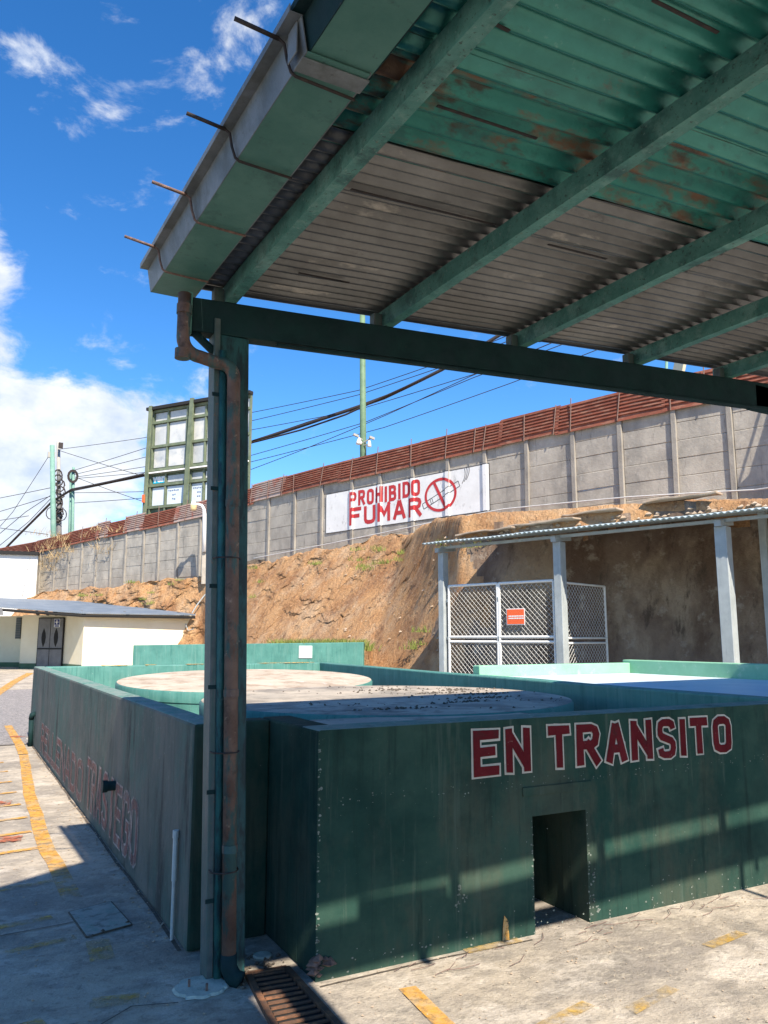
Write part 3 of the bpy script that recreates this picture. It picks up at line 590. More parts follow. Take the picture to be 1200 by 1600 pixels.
for _ in range(420):
    a = rnd.uniform(0, 6.28); q = 1.62*math.sqrt(rnd.random()); x = 3.63+q*math.cos(a); y = 6.75+q*math.sin(a)
    if mnoise.noise(Vector((x*1.7, y*1.7, 3))) + .25*(x-3.7) < .08: continue
    pebble(dm, x, y, 1.058+tl2(x, y), rnd.choice([.006, .008, .012, .018]))
for (x, y) in [(4.3, 6.9), (4.6, 6.6), (3.9, 5.9), (4.4, 6.2), (4.1, 7.5), (3.2, 5.6), (4.8, 7.2)]:
    for _ in range(40): pebble(dm, x+rnd.gauss(0, .20), y+rnd.gauss(0, .05), 1.058+tl2(x, y), rnd.uniform(.008, .022))
stuff(tag(dm.build('leaf_debris', m_debris), 'dark dry dirt and leaves lying on the near round tank top', 'debris'))
# taller rear wall with plaque
A1 = dep(208, 1008, 20); A2 = dep(568, 1003.5, 19.4)
rw = thing('rear_wall', 'taller sea green wall behind the tanks with a small white plaque', 'wall', (A1.x, A1.y, 0))
b = MB(); b.wall((A1.x, A1.y), (A2.x, A2.y), .2, 0, A1.z, 0, A2.z); b.build('wall_body', m_inner, rw, bevel=.015)
d = (A2-A1); pl = A1 + d*((484-208)/(568-208)*.985); dn = Vector((d.y, -d.x, 0)).normalized(); dh = Vector((d.x, d.y, 0)).normalized()
b = MB(); q = pl+dn*.012; b.bar((q.x-dh.x*.16, q.y-dh.y*.16, 1.27), (q.x+dh.x*.16, q.y+dh.y*.16, 1.27), .02, .29); b.build('white_plaque', m_signwhite, rw)
# dark earth floor within compound stays the ground sheet

# ================================================================== THE GREEN CANOPY
YB = 0.54; YF = 4.02                      # back and front beam lines
SL = .052
def beamz(x): return 3.19 + SL*(x-1.35)   # bottom of beam
cn = thing('canopy', 'rusty green steel canopy with corrugated roof, gutter and single steel post in front', 'canopy', (1.29, 4.02, 0))
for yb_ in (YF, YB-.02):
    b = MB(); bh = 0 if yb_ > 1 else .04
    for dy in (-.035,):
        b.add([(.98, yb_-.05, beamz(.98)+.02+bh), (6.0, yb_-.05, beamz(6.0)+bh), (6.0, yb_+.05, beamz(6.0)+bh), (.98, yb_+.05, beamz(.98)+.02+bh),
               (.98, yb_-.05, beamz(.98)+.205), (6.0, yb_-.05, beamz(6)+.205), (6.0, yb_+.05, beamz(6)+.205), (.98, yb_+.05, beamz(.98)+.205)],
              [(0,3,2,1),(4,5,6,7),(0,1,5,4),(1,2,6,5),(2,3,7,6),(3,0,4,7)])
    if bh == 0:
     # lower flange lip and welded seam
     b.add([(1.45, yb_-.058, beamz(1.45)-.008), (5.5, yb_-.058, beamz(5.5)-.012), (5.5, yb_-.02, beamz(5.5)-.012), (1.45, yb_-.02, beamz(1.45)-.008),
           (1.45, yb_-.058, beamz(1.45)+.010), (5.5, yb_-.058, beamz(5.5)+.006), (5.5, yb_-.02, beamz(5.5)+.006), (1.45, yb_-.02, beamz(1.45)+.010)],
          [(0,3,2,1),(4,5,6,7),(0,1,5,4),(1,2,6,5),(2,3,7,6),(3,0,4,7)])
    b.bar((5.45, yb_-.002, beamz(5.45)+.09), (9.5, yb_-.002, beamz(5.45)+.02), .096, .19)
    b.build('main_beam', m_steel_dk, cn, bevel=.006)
# post: box column of two channels, left bare flange
b = MB(); b.box(1.185, 1.345, 3.975, 4.075, 0, 3.20); b.build('post', m_post_dark, cn, bevel=.006)
b = MB(); b.box(1.150, 1.183, 3.96, 4.07, .0, 3.28); b.build('post_flange', m_post_side, cn, bevel=.004)
for z in (.35, .85, 1.35, 1.85, 2.35, 2.85): MB().box(1.140, 1.187, 3.955, 3.959, z, z+.02).build('weld_bead', m_steel_dk, cn)
b = MB(); b.tube([(1.203, 3.955, .0), (1.196, 3.955, 3.10)], .020, 14); b.build('conduit', m_post_teal, cn, smooth=True)
# back post (casts the shade by the grate)
b = MB(); b.box(1.17, 1.34, YB-.05, YB+.05, 0, 3.2); b.build('post', m_steel, cn, bevel=.006)
for o_ in [c for c in bpy.data.objects if c.parent == cn and c.name.split('.')[0] in ('post', 'post_flange', 'weld_bead', 'conduit')]:
    if o_.name.startswith('post') and o_.data.vertices[0].co.y + 4.02 < 2: continue
    for v in o_.data.vertices: v.co.x += .020 - .021*v.co.z - .004
# downspout
LE = lambda x, y, z: (x + .016 - .021*z, y, z)
b = MB()
def arc(c, r, a0, a1, ax1, ax2, n=7): return [Vector(c)+Vector(ax1)*(r*math.cos(a0+(a1-a0)*i/n))+Vector(ax2)*(r*math.sin(a0+(a1-a0)*i/n)) for i in range(n+1)]
GX = .925
path = [(GX, 3.92, 3.36), (GX, 3.92, 3.125)] + [tuple(p) for p in arc((GX+.09, 3.92, 3.125), .09, math.pi, 1.5*math.pi, (1,0,0), (0,0,1))][1:] + [(1.110, 3.915, 3.015)] + \
       [tuple(p) for p in arc((1.125, 3.91, 2.945), .07, .5*math.pi, 0, (1,0,0), (0,0,1))][1:] + [(1.203, 3.905, 2.5), (1.255, 3.905, .12)]
b.tube(path, .034, 16); dpipe = b.build('downpipe', m_rustpipe, cn, smooth=True)
for z in (3.30, 3.06): MB().tube([(GX, 3.92, z), (GX, 3.92, z-.05)], .039, 16).build('pipe_coupling', m_rustpipe, dpipe)
for z in (2.30, 1.35, .62): MB().tube([(1.258-.0218*z, 3.905, z), (1.2588-.0218*z, 3.905, z-.035)], .0375, 16).build('pipe_coupling', m_rustpipe, dpipe)
b = MB()
for z in (2.0, 1.05, .50): b.tube(arc((1.238-.0215*z, 3.935, z), .068, 0, 2*math.pi, (1,0,0), (0,1,0), 18), .004, 6)
b.build('wire_tie', m_black, cn)
b = MB(); b.tube([(1.255, 3.905, .13), (1.256, 3.905, .07), (1.272, 3.88, .03), (1.300, 3.855, .018)], [.038, .040, .041, .042], 16); b.build('outlet_elbow', m_steel_dk, cn, smooth=True)
# brace from beam end to downpipe/post
b = MB(); b.tube([(.99, 4.0, 3.20), (1.20, 4.0, 3.03)], .022, 10); b.build('brace', m_steel_dk, cn, smooth=True)
b = MB(); b.box(.955, .978, 3.965, 4.075, 3.17, 3.40); b.build('end_plate', m_steel, cn)
# purlins (C-channels) resting on the beams, along Y
PX = [1.185, 2.15, 3.16, 4.20, 5.16, 6.2, 7.2, 8.2]
for i, x in enumerate(PX):
    z = beamz(min(x, 9))+.207
    b = MB()
    b.box(x-.030, x+.030, YB-.22, 4.10 if i else 4.11, z, z+.006); b.box(x-.030, x-.024, YB-.22, 4.10, z+.0062, z+.097); b.box(x-.030, x+.030, YB-.22, 4.10, z+.0975, z+.101)
    b.box(x+.0245, x+.030, YB-.22, 4.10, z+.0063, z+.0972)
    o = b.build('purlin', m_steel, cn); roughen(o, .003, 6, .6)
    b = MB(); b.box(x-.085, x-.033, YF-.03, YF+.03, z, z+.075); b.build('cleat', m_post_side, cn, bevel=.002)
# corrugated sheets: corrugations run along X
def corrugated(mb, x0, x1, y0, y1, zf, pitch, amp, step=None, droop=0.0, seed=0, edge=None):
    n = max(4, int((y1-y0)/pitch*12)); X = [x0+(x1-x0)*i/14 for i in range(15)]
    o = len(mb.v)
    for j in range(n+1):
        y = y0+(y1-y0)*j/n
        for x in X:
            e = (y-y0)/(y1-y0)
            z = zf(x) + amp*math.sin(2*math.pi*(y-y0)/pitch) + droop*mnoise.noise(Vector((x*1.1+seed, y*.8, seed)))
            yy = y + (mnoise.noise(Vector((x*1.7, seed, 2)))*.02 if j in (0,) else 0)
            mb.v.append((x, yy, z))
    k = len(X)
    for j in range(n):
        for i in range(k-1): mb.f.append((o+j*k+i, o+j*k+i+1, o+(j+1)*k+i+1, o+(j+1)*k+i)); mb.mi.append(0)
def roofz(x): return beamz(x)+.207+.102
lay = [(3.30, 4.13, m_sheet_gy, .076, .0165, 0), (2.86, 3.34, m_sheet_gy, .076, .0165, 1), (2.52, 2.90, m_sheet_gy, .076, .0165, 2),
       (1.98, 2.60, m_sheet_rust, .108, .023, 3), (1.40, 2.04, m_sheet_gr, .108, .023, 4), (1.0, 1.46, m_sheet_gr, .108, .023, 5), (.515, 1.06, m_sheet_gr, .108, .023, 6)]
for (y0, y1, m, pitch, amp, k) in lay:
    spans = [(1.02, 3.42), (3.36, 6.0), (5.94, 9.4)]
    for q, (xa, xb) in enumerate(spans):
        mm = m_sheet_gr if (m is m_sheet_rust and q > 0) else m
        b = MB(); lift = .012*(k % 2)+.008+.004*q+amp
        if mm is m_sheet_gy and q and k == 2: y0_ = y0+.02
        corrugated(b, xa, xb, y0, y1, lambda x: roofz(x)+lift, pitch, amp, droop=.010, seed=k*3+q)
        o = b.build('roof_sheet', mm, cn, smooth=True)
        so = o.modifiers.new('s', 'SOLIDIFY'); so.thickness = .0015; so.offset = 1
# hanging strips of old sealant / flashing at the sheet laps
for (x0, x1, y) in [(1.32, 2.08, 2.83), (1.34, 1.8, 2.20), (1.45, 1.75, 3.68), (2.45, 2.85, 2.90), (1.65, 1.95, 1.5), (1.24, 1.34, 1.78)]:
    b = MB(); b.bar((x0, y, roofz(x0)-.010), (x1, y+.01, roofz(x1)-.010), .012, .004); b.build('lap_flashing', m_black, cn)
# unseen plate added on the back beam to block part of the light stripe
b = MB(); b.box(1.58, 2.10, YB-.02, YB-.015, beamz(1.85)+.20, roofz(1.85)+.01); b.build('stripe_block_plate', m_steel, cn)
# gutter box section with lip, in two lapped lengths
def gutter(y0, y1, dz, dx, m_s, m_b, nm):
    t_ = .004
    xo, xi, zb, zt = .795+dx, 1.015+dx, 3.425+dz, 3.545+dz
    b = MB(); b.box(xo, xi, y0, y1, zb, zb+t_); b.build('gutter_bottom', m_b, cn)
    b = MB()
    b.add([(xo-.004,y0,zb-.001),(xo-.004,y1,zb-.001),(xo-.001,y1,zb-.001),(xo-.001,y0,zb-.001),(xo-.024,y0,zt),(xo-.024,y1,zt),(xo-.020,y1,zt),(xo-.020,y0,zt)], [(0,3,2,1),(4,5,6,7),(0,1,5,4),(1,2,6,5),(2,3,7,6),(3,0,4,7)])
    b.box(xi+.001, xi+.005, y0, y1, zb, zt-.02); b.box(xo-.062, xo-.018, y0, y1, zt+.0005, zt+.004); b.box(xo-.064, xo-.061, y0, y1, zt-.0, zt+.028)
    b.box(xo, xi, y1-.006, y1-.002, zb+.005, zt-.01)
    b.build('gutter_side', m_s, cn)
gutter(2.10, 4.13, 0, 0, m_gutter_side, m_gutter, 'a'); gutter(.3, 2.20, .010, .012, m_steel_dk, m_gutter, 'b')
b = MB(); b.box(.785, 1.025, 2.12, 2.19, 3.416, 3.4225); b.box(.764, .769, 2.12, 2.19, 3.43, 3.54); b.build('gutter_joint', m_gutter_side, cn, bevel=.002)
for y in (3.84, 3.29, 2.76, 2.22, 1.6, .8):
    b = MB(); pts = [(.60, y+.02, 3.570), (.745, y, 3.538), (.764, y, 3.527), (.772, y-.005, 3.47), (.785, y-.01, 3.425), (.80, y-.012, 3.414), (.9, y-.01, 3.411), (1.02, y, 3.413)]
    b.tube(pts, .0055, 8); b.tube(pts[:2], .0075, 8); b.build('gutter_hook', m_rebar if y > 3 else m_black, cn, smooth=True)
# hanging stub brackets on the back beam
b = MB(); b.box(4.33, 4.37, YB-.02, YB+.02, 2.78, 3.36); b.tube([(1.95, YB, 3.22), (1.95, YB, 3.13)], .03, 8); b.tube([(2.45, YB, 3.24), (2.45, YB, 3.17)], .025, 8); b.tube([(4.5, YB, 3.4), (4.5, YB, 3.28)], .02, 8); b.build('hanging_bracket', m_steel, cn)

# the whole canopy stands slightly askew to the tank walls
for o_ in [c for c in bpy.data.objects if c.parent == cn and c.type == 'MESH']:
    for v in o_.data.vertices:
        yw = v.co.y + 4.02
        if yw < 3.9: v.co.x += .030*(3.9-yw)

# unseen roof added outside the frame at left, shaped to shade the yard
nb = thing('added_shade_roof', 'unseen flat roof added beside and behind the camera to shade the yard', 'shelter', (-3, -3, 0))
b = MB(); b.add([(1.08,-6,4.5),(1.08,2.02,4.5),(-7,-3.2,4.5),(-7,-6,4.5),(1.08,-6,4.62),(1.08,2.02,4.62),(-7,-3.2,4.62),(-7,-6,4.62)], [(0,3,2,1),(4,5,6,7),(0,1,5,4),(1,2,6,5),(2,3,7,6),(3,0,4,7)]); b.build('roof_slab', m_sheet_gy, nb)
for x, y in ((.9, -5.8), (-6.8, -5.8), (-6.8, -3.6), (.55, -1.5)):
    b = MB(); b.box(x-.07, x+.07, y-.07, y+.07, 0, 4.5); b.build('post', m_steel, nb)

# ---------------------------------------------------------------- ground fittings
gr = thing('drain_grate', 'rusty slotted drain grate set in the floor at the foot of the corner', 'grate', (1.45, 3.5, 0))
P = [(1.36, 3.93), (1.55, 3.91), (1.52, 3.05), (1.25, 3.05)]
b = MB()
for a, c in zip(P, P[1:]+P[:1]): b.bar((a[0], a[1], .010), (c[0], c[1], .010), .028, .022)
b.build('grate_frame', m_rust, gr)
for i in range(17):
    t = (i+.6)/17; a = Vector(P[0]).lerp(Vector(P[3]), t); c = Vector(P[1]).lerp(Vector(P[2]), t)
    b = MB(); b.bar((a.x+.02, a.y, .012), (c.x-.02, c.y, .012), .011, .010); b.build('grate_bar', m_rust, gr)
b = MB(); b.add([(x, y, .0045) for x, y in P], [(3,2,1,0)]); b.build('pit', m_dark, gr)
mh = thing('manhole_cover', 'rectangular dusty green inspection cover sunk in the concrete', 'cover', (.86, 5.08, 0))
b = MB(); mp_ = [(.72, 5.28), (.965, 5.36), (1.0, 4.90), (.755, 4.82)]; b.add([(x, y, .005) for x, y in mp_]+[(x, y, .010) for x, y in mp_], [(4,5,6,7)[::-1],(0,1,5,4),(1,2,6,5),(2,3,7,6),(3,0,4,7)]); b.build('cover_plate', m_cover, mh)
b = MB()
for a, c in zip(mp_, mp_[1:]+mp_[:1]): b.bar((a[0], a[1], .006), (c[0], c[1], .006), .014, .007)
b.build('cover_rim', m_debris, mh)
b = MB(); pebble(b, .775, 4.80, .012, .016); pebble(b, .84, 4.85, .014, .014); pebble(b, .985, 4.93, .012, .014); b.build('lifting_lug', m_debris, mh)
pt = thing('cement_patch', 'pale round cement footing with two cut bolts by the post', 'footing', (1.12, 3.91, 0))
b = MB(); n = 40; b.v = [(1.125+(.125+.035*mnoise.noise(Vector((math.cos(6.283*k/n)*3, math.sin(6.283*k/n)*3, 0))))*math.cos(6.283*k/n), 3.91+(.12+.04*mnoise.noise(Vector((k*.5, 1, 0))))*math.sin(6.283*k/n), .003) for k in range(n)]
b.v += [(1.125+(v[0]-1.125)*.93, 3.91+(v[1]-3.91)*.93, .014) for v in b.v]
b.f = [tuple(range(n, 2*n))]+[(k, (k+1) % n, (k+1) % n+n, k+n) for k in range(n)]; b.mi = [0]*len(b.f); b.build('footing_disc', m_ptch, pt)
for x, y in ((1.075, 3.92), (1.135, 3.84)):
    b = MB(); b.tube([(x, y, .01), (x, y, .045)], .006, 8); b.build('bolt', m_rebar, pt)
b = MB(); b.lathe((1.50, 4.12), [(.045, .0), (.05, .012), (.04, .016), (.0, .014)], 20); tag(b.build('cap', m_ptch, base=(1.50, 4.12, 0)), 'small pale round cap lying in the dark notch', 'cap')
b = MB(); rnd = random.Random(9)
for _ in range(60): pebble(b, 1.42+rnd.gauss(0, .1), 4.02+rnd.gauss(0, .12), .006, rnd.uniform(.006, .02))
stuff(tag(b.build('rubble', m_debris), 'dark rubble and dirt heaped in the notch behind the post', 'rubble'))
tw = MB(); rnd = random.Random(21)
for _ in range(34):
    x = rnd.uniform(1.9, 4.6); y = 3.66-abs(rnd.gauss(0, .07)); a = rnd.uniform(-.5, .5); l = rnd.uniform(.04, .2)
    tw.tube([(x, y, .008), (x+l*.5*math.cos(a), y+l*.5*math.sin(a), .012), (x+l*math.cos(a+.3), y+l*math.sin(a+.3)-.01, .007)], .0018, 4)
stuff(tag(tw.build('twigs', m_rebar), 'thin dry twigs and roots on the ground along the front wall', 'twigs'))

# ================================================================== GATE CANOPY ON THE RIGHT
g1 = dep(692, 858, 16); g2 = dep(873, 840, 14.2); g3 = dep(1128, 815, 12.2)
fd = Vector((g3.x-g1.x, g3.y-g1.y, 0)).normalized(); bk = Vector((-fd.y, fd.x, 0)); bk = bk if bk.x > 0 else -bk
cs = thing('lean_to_shelter', 'light grey lean-to shelter with corrugated roof against the brown cut wall', 'shelter', (g2.x, g2.y, 0))
def topz(): return 3.34
g4 = g3 + fd*3.6; g5 = g3 + fd*7
PW = [.15, .17, .22, .2, .2]
for p, wd in ((g1, .165), (g2, .19), (g3, .225), (g5, .2)):
    b = MB(); b.bar((p.x, p.y, 0), (p.x, p.y, 3.30), wd, wd*.8, up=fd); b.build('post', m_post2, cs, bevel=.008)
    b = MB(); q = p - bk*.2; r = p+bk*.35; b.bar((q.x, q.y, 3.335), (r.x, r.y, 3.40), .10, .09); b.build('rafter', m_post2, cs)
p = g3+bk*1.4+fd*.15; b = MB(); b.bar((p.x, p.y, 0), (p.x, p.y, 3.7), .11, .11, up=fd); b.build('post', m_post2, cs)
a = g1-fd*.05; c = g5; b = MB(); b.bar((a.x, a.y, 3.395), (c.x, c.y, 3.395), .07, .05); b.build('front_beam', m_post2, cs)
# corrugated roof: ribs run front to back, sections
st_ = g1-fd*.25; tot = (g5-g1).length+.6; nsec = 6
for s_ in range(nsec):
    b = MB(); L0 = tot*s_/nsec; L1 = tot*(s_+1)/nsec+.03; n = int((L1-L0)/.012); o0 = 0; J = 7
    for i in range(n+1):
        l = L0+(L1-L0)*i/n; 
        for j in range(J):
            bb = -.35+5.0*j/(J-1); q = st_+fd*l+bk*bb
            b.v.append((q.x, q.y, 3.46+.135*(bb+.35)+.014*math.sin(2*math.pi*l/.1)+.006*(s_ % 2)+.012*mnoise.noise(Vector((l, s_, 0)))))
    for i in range(n):
        for j in range(J-1): b.f.append((i*J+j, i*J+j+1, (i+1)*J+j+1, (i+1)*J+j)); b.mi.append(0)
    o = b.build('roof_sheet', m_sheet2, cs, smooth=True); so = o.modifiers.new('s', 'SOLIDIFY'); so.thickness = .012; so.offset = -1
# gate leaves of tube frame and chain link
def link_panel(parent, O, ux, w0, w1, z0, z1, name='mesh_infill', cell=.10, r=.0034):
    b = MB(); W = w1-w0; Hh = z1-z0
    for sgn in (1, -1):
        k = -Hh
        while k < W:
            # line: u = k + sgn*(v) ... clip
            if sgn > 0: ua, va = max(0, k), max(0, -k); ub, vb = min(W, k+Hh), min(Hh, W-k)
            else: ua, va = max(0, k), min(Hh, k+Hh) ; ub, vb = min(W, k+Hh), max(0, k+Hh-W)
            if ub-ua > .01:
                P0 = O+ux*(w0+ua); P1 = O+ux*(w0+ub)
                b.tube([(P0.x, P0.y, z0+va), (P1.x, P1.y, z0+vb)], r, 3, caps=False)
            k += cell*math.sqrt(1)
    o = b.build(name, m_wire, parent); o['kind'] = 'stuff'; return o
def frame(parent, O, ux, w0, w1, z0, z1, r=.022, mid=None, m=m_white):
    b = MB(); A = O+ux*w0; B = O+ux*w1
    for P_ in (A, B): b.tube([(P_.x, P_.y, z0), (P_.x, P_.y, z1)], r, 8)
    for z in [z0, z1]+([mid, mid-.09] if mid else []): b.tube([(A.x, A.y, z), (B.x, B.y, z)], r, 8)
    return b.build('leaf_frame', m, parent)
gO = Vector((g1.x, g1.y, 0)); gw = (g2-g1).length; gu = Vector((g2.x-g1.x, g2.y-g1.y, 0)).normalized()
for k, (w0, w1, lab) in enumerate([(.14, gw*.49, 'left leaf of the white chain link gate beside the end post'), (gw*.505, gw-.14, 'right leaf of the white chain link gate carrying the orange sign')]):
    t = thing('mesh_gate', lab, 'gate', tuple(gO+gu*w0), 'white chain link gate leaves')
    lf = frame(t, gO, gu, w0, w1, .15, 2.62, .026, 1.62)
    for z0, z1 in ((.19, 1.50), (1.65, 2.58)): link_panel(lf, gO, gu, w0+.03, w1-.03, z0, z1)
    b = MB(); 
    for z in (.5, 1.57, 2.3): P_ = gO+gu*(w0-.02); b.box(P_.x-.03, P_.x+.03, P_.y-.03, P_.y+.03, z, z+.06)
    b.build('hinge', m_post2, lf)
t = thing('side_fence', 'narrow white chain link side panel running inward from the middle post', 'fence', (g2.x, g2.y, 0))
g2O = Vector((g2.x, g2.y, 0)); 
frame(t, g2O, bk, .14, 1.62, .15, 2.58, .020, 1.60, m_white)
for z0, z1 in ((.19, 1.48), (1.63, 2.55)): link_panel(t, g2O, bk, .16, 1.60, z0, z1)
# orange sign on right leaf
sg = thing('warning_sign', 'small orange sign with white border wired to the gate mesh', 'sign', tuple(gO+gu*(gw*.70)+Vector((0,0,1.95))))
nn = Vector((gu.y, -gu.x, 0)); nn = nn if nn.dot(Vector((0,0,0))-gO) > 0 else -nn
def plate(parent, O, ux, nrm, w0, w1, z0, z1, off, th, m, nm):
    a = O+ux*w0+nrm*off; c = O+ux*w1+nrm*off; b = MB(); b.bar((a.x, a.y, (z0+z1)/2), (c.x, c.y, (z0+z1)/2), th, z1-z0); return b.build(nm, m, parent)
sw = gw*.575
plate(sg, gO, gu, nn, sw, sw+.40, 1.84, 2.14, .045, .006, m_signwhite, 'sign_border'); plate(sg, gO, gu, nn, sw+.015, sw+.385, 1.855, 2.125, .050, .006, m_orange, 'sign_face')
b = MB()
for zz, k0 in ((2.00, 0), (1.96, 3)):
    x = sw+.05
    for k in range(9):
        wl = .024+.006*((k*7+k0) % 3); A_ = gO+gu*x+nn*.055; B_ = gO+gu*(x+wl)+nn*.055; b.bar((A_.x, A_.y, zz), (B_.x, B_.y, zz), .002, .022); x += wl+.007
b.build('sign_print', m_signwhite, sg)

# ================================================================== HILL FENCE
pf = thing('panel_fence', 'long grey precast concrete panel wall on top of the clay bank', 'wall', tuple(Vector((*fence_at(600)[0], 5))))
posts_px = [1325, 1243, 1165, 1072, 985, 908, 832, 765, 704, 648, 595, 550, 502, 459, 417, 378, 342, 309, 273, 243, 219, 190, 168, 144, 121, 100.5, 79, 56, 34, 12, -10, -32, -55]
pts_f = [fence_at(p) for p in posts_px]
TH = .05; ROW = .5
board_len_cache = {}
for i, px in enumerate(posts_px):
    P_, zt = pts_f[i]; A_ = pts_f[max(0, i-1)][0]; B_ = pts_f[min(len(pts_f)-1, i+1)][0]; d = (B_-A_).normalized()
    b = MB(); zb = base_z(px)-.4; n = Vector((-d.y, d.x)); n = -n if n.dot(P_) > 0 else n
    q = P_ + n*.02; lean = random.uniform(-.03, .03)
    b.bar((q.x, q.y, zb), (q.x+d.x*lean, q.y+d.y*lean, zt+.03), .16, .14, up=(d.x, d.y, 0)); b.build('post', m_panel_post, pf, bevel=.01, segs=1)
for i in range(len(posts_px)-1):
    (P0, z0), (P1, z1) = pts_f[i], pts_f[i+1]; d = (P1-P0); L_ = d.length; d.normalize(); n = Vector((-d.y, d.x)); n = -n if n.dot(P0) > 0 else n
    zt = (z0+z1)/2; zb = (base_z(posts_px[i])+base_z(posts_px[i+1]))/2-.35; r = 0
    while zt-ROW*r > zb:
        a0 = zt-ROW*(r+1)+.001; a1 = zt-ROW*r-.001; sh = random.uniform(-.010, .010); sk = random.uniform(-.004, .004)
        A_ = P0+d*.07+n*sh; B_ = P1-d*.07+n*(sh+sk)
        b = MB(); b.bar((A_.x, A_.y, (a0+a1)/2), (B_.x, B_.y, (a0+a1)/2), TH, a1-a0); b.build('panel', m_panel, pf, bevel=.016, segs=1); r += 1
# handrail pipe along the foot
def fence_pt(px, z, off=0): 
    P_, zt = fence_at(px); e = 3; Q = fence_at(px-e)[0]; d = (Q-P_).normalized(); n = Vector((-d.y, d.x)); n = -n if n.dot(P_) > 0 else n
    return Vector((P_.x+n.x*off, P_.y+n.y*off, z))
b = MB(); b.tube([fence_pt(px, base_z(px)+.42, .22) for px in (1325, 1200, 1100, 1000, 900, 800, 700, 600, 520, 450, 400)], .022, 6)
tag(b.build('pipe_rail', m_wire, base=tuple(fence_pt(800, base_z(800)))), 'thin galvanised pipe running along the foot of the concrete panel wall', 'pipe')

# mural, following boards and posts
Pm0, Pm1 = fence_at(765)[0], fence_at(510)[0]; Lm = (Pm1-Pm0)
def wall_point(s, z, off):     # s: pixel column param along the mural by linear plan distance from px 765 -> 505
    pass
ls = [0]; segs = [(p, fence_at(p)[0]) for p in (765, 704, 648, 595, 550, 510)]
dirm = (Pm1-Pm0).normalized(); nm_ = Vector((-dirm.y, dirm.x)); nm_ = -nm_ if nm_.dot(Pm0) > 0 else nm_
postpos = [(fence_at(p)[0]-Pm0).dot(dirm) for p in (765, 704, 648, 595, 550, 502)]
LT = Lm.length
def wf(off):
    def f(u, v):      # u = distance from the mural's LEFT end (viewer), v = z
        s = LT-u; o_ = .036
        for pp in postpos:
            if abs(s-pp) < .079: o_ = .100
            elif abs(s-pp) < .095: o_ = .100-(abs(s-pp)-.079)/.016*.064
        P_ = Pm0+dirm*s+nm_*(o_+off); return (P_.x, P_.y, v)
    return f
mu = thing('no_smoking_mural', 'white painted panel on the concrete wall lettered PROHIBIDO FUMAR with a no smoking symbol', 'mural', tuple(wf(0)(LT/2, 5.8)))
def cut_map(vs, fs, fn, name, mat_, parent, maxlen=.5):
    bm = bmesh.new(); bv = [bm.verts.new((v[0], v[1], 0)) for v in vs]
    for f_ in fs:
        try: bm.faces.new([bv[i] for i in f_])
        except ValueError: pass
    for pp in postpos:
        for e in (-.095, -.079, .079, .095):
            bmesh.ops.bisect_plane(bm, geom=bm.verts[:]+bm.edges[:]+bm.faces[:], plane_co=(LT-pp+e, 0, 0), plane_no=(1, 0, 0))
    me = MB(); idx = {v: i for i, v in enumerate(bm.verts)}; me.v = [fn(v.co.x, v.co.y) for v in bm.verts]
    me.f = [tuple(idx[v] for v in f_.verts) for f_ in bm.faces]; me.mi = [0]*len(me.f); bm.free()
    return me.build(name, mat_, parent)
ZT, ZB = 7.32, 5.76
U0, U1_ = -.05, LT+.14
cut_map([(U0, ZB), (U1_, ZB), (U1_, ZT), (U0, ZT)], [(0,1,2,3)], wf(.004), 'mural_field', m_mural, mu)

for (ua, ub, za, zb3) in ((U0, U1_, ZB-.03, ZB), (U0, U1_, ZT, ZT+.03), (U0-.03, U0, ZB-.03, ZT+.03), (U1_, U1_+.03, ZB-.03, ZT+.03)):
    cut_map([(ua, za), (ub, za), (ub, zb3), (ua, zb3)], [(0,1,2,3)], wf(.005), 'mural_border', m_mural_blk, mu)
# u position of a pixel column inside the mural
def u_of(px): P_ = fence_at(px)[0]; return LT-(P_-Pm0).dot(dirm)
def put_text(body, box, bold):
    a = MB(); text_into(a, body, lambda u, v: (u, v, 0), box, bold); cut_map([v[:2] for v in a.v], a.f, wf(.009), 'mural_lettering', m_mural_red, mu)
for wd, pa, pb, za, zb4, sw_ in (('PROHIBIDO', 545, 661, 6.64, 7.24, .125), ('FUMAR', 545, 664, 5.90, 6.60, .15)):
    ua, ub = u_of(pa), u_of(pb); wts = [.45 if c == 'I' else 1 for c in wd]; tot_w = sum(wts); uu = ua
    for c, wt in zip(wd, wts):
        uw = (ub-ua)*wt/tot_w; dzz = random.uniform(-.03, .03)
        for k, pl in enumerate(GL[c]):
            a = MB(); u0_, u1_ = uu+uw*.10, uu+uw*.90; h_ = sw_/2
            pts = [((u0_+h_)+(u1_-u0_-2*h_)*x if c != 'I' else (u0_+u1_)/2, za+dzz+h_+(zb4-za-2*h_)*y) for x, y in pl]
            stroke(a, pts, h_, h_, lambda u, v, d: (u, v, 0), 0); cut_map([v[:2] for v in a.v], a.f, wf(.009+.001*k), 'mural_letter', m_mural_red, mu)
        uu += uw
cx_, cz_ = u_of(692), 6.55; R_ = .60; ru = .74
vs = []; fs = []
n = 48
for k in range(n):
    t_ = 2*math.pi*k/n
    vs += [(cx_+ru*math.cos(t_), cz_+R_*math.sin(t_)), (cx_+ru*.86*math.cos(t_), cz_+R_*.83*math.sin(t_))]
fs = [(2*k, (2*k+2) % (2*n), (2*k+3) % (2*n), 2*k+1) for k in range(n)]
cut_map(vs, fs, wf(.012), 'mural_ring', m_mural_red, mu)
q = Vector((.62, -.47)); nq = Vector((.47, .62)).normalized()*.075
def quad2(a, c, wv): a = Vector(a); c = Vector(c); d = (c-a).normalized(); n_ = Vector((-d.y, d.x))*wv; return [(a-n_)[:], (c-n_)[:], (c+n_)[:], (a+n_)[:]]
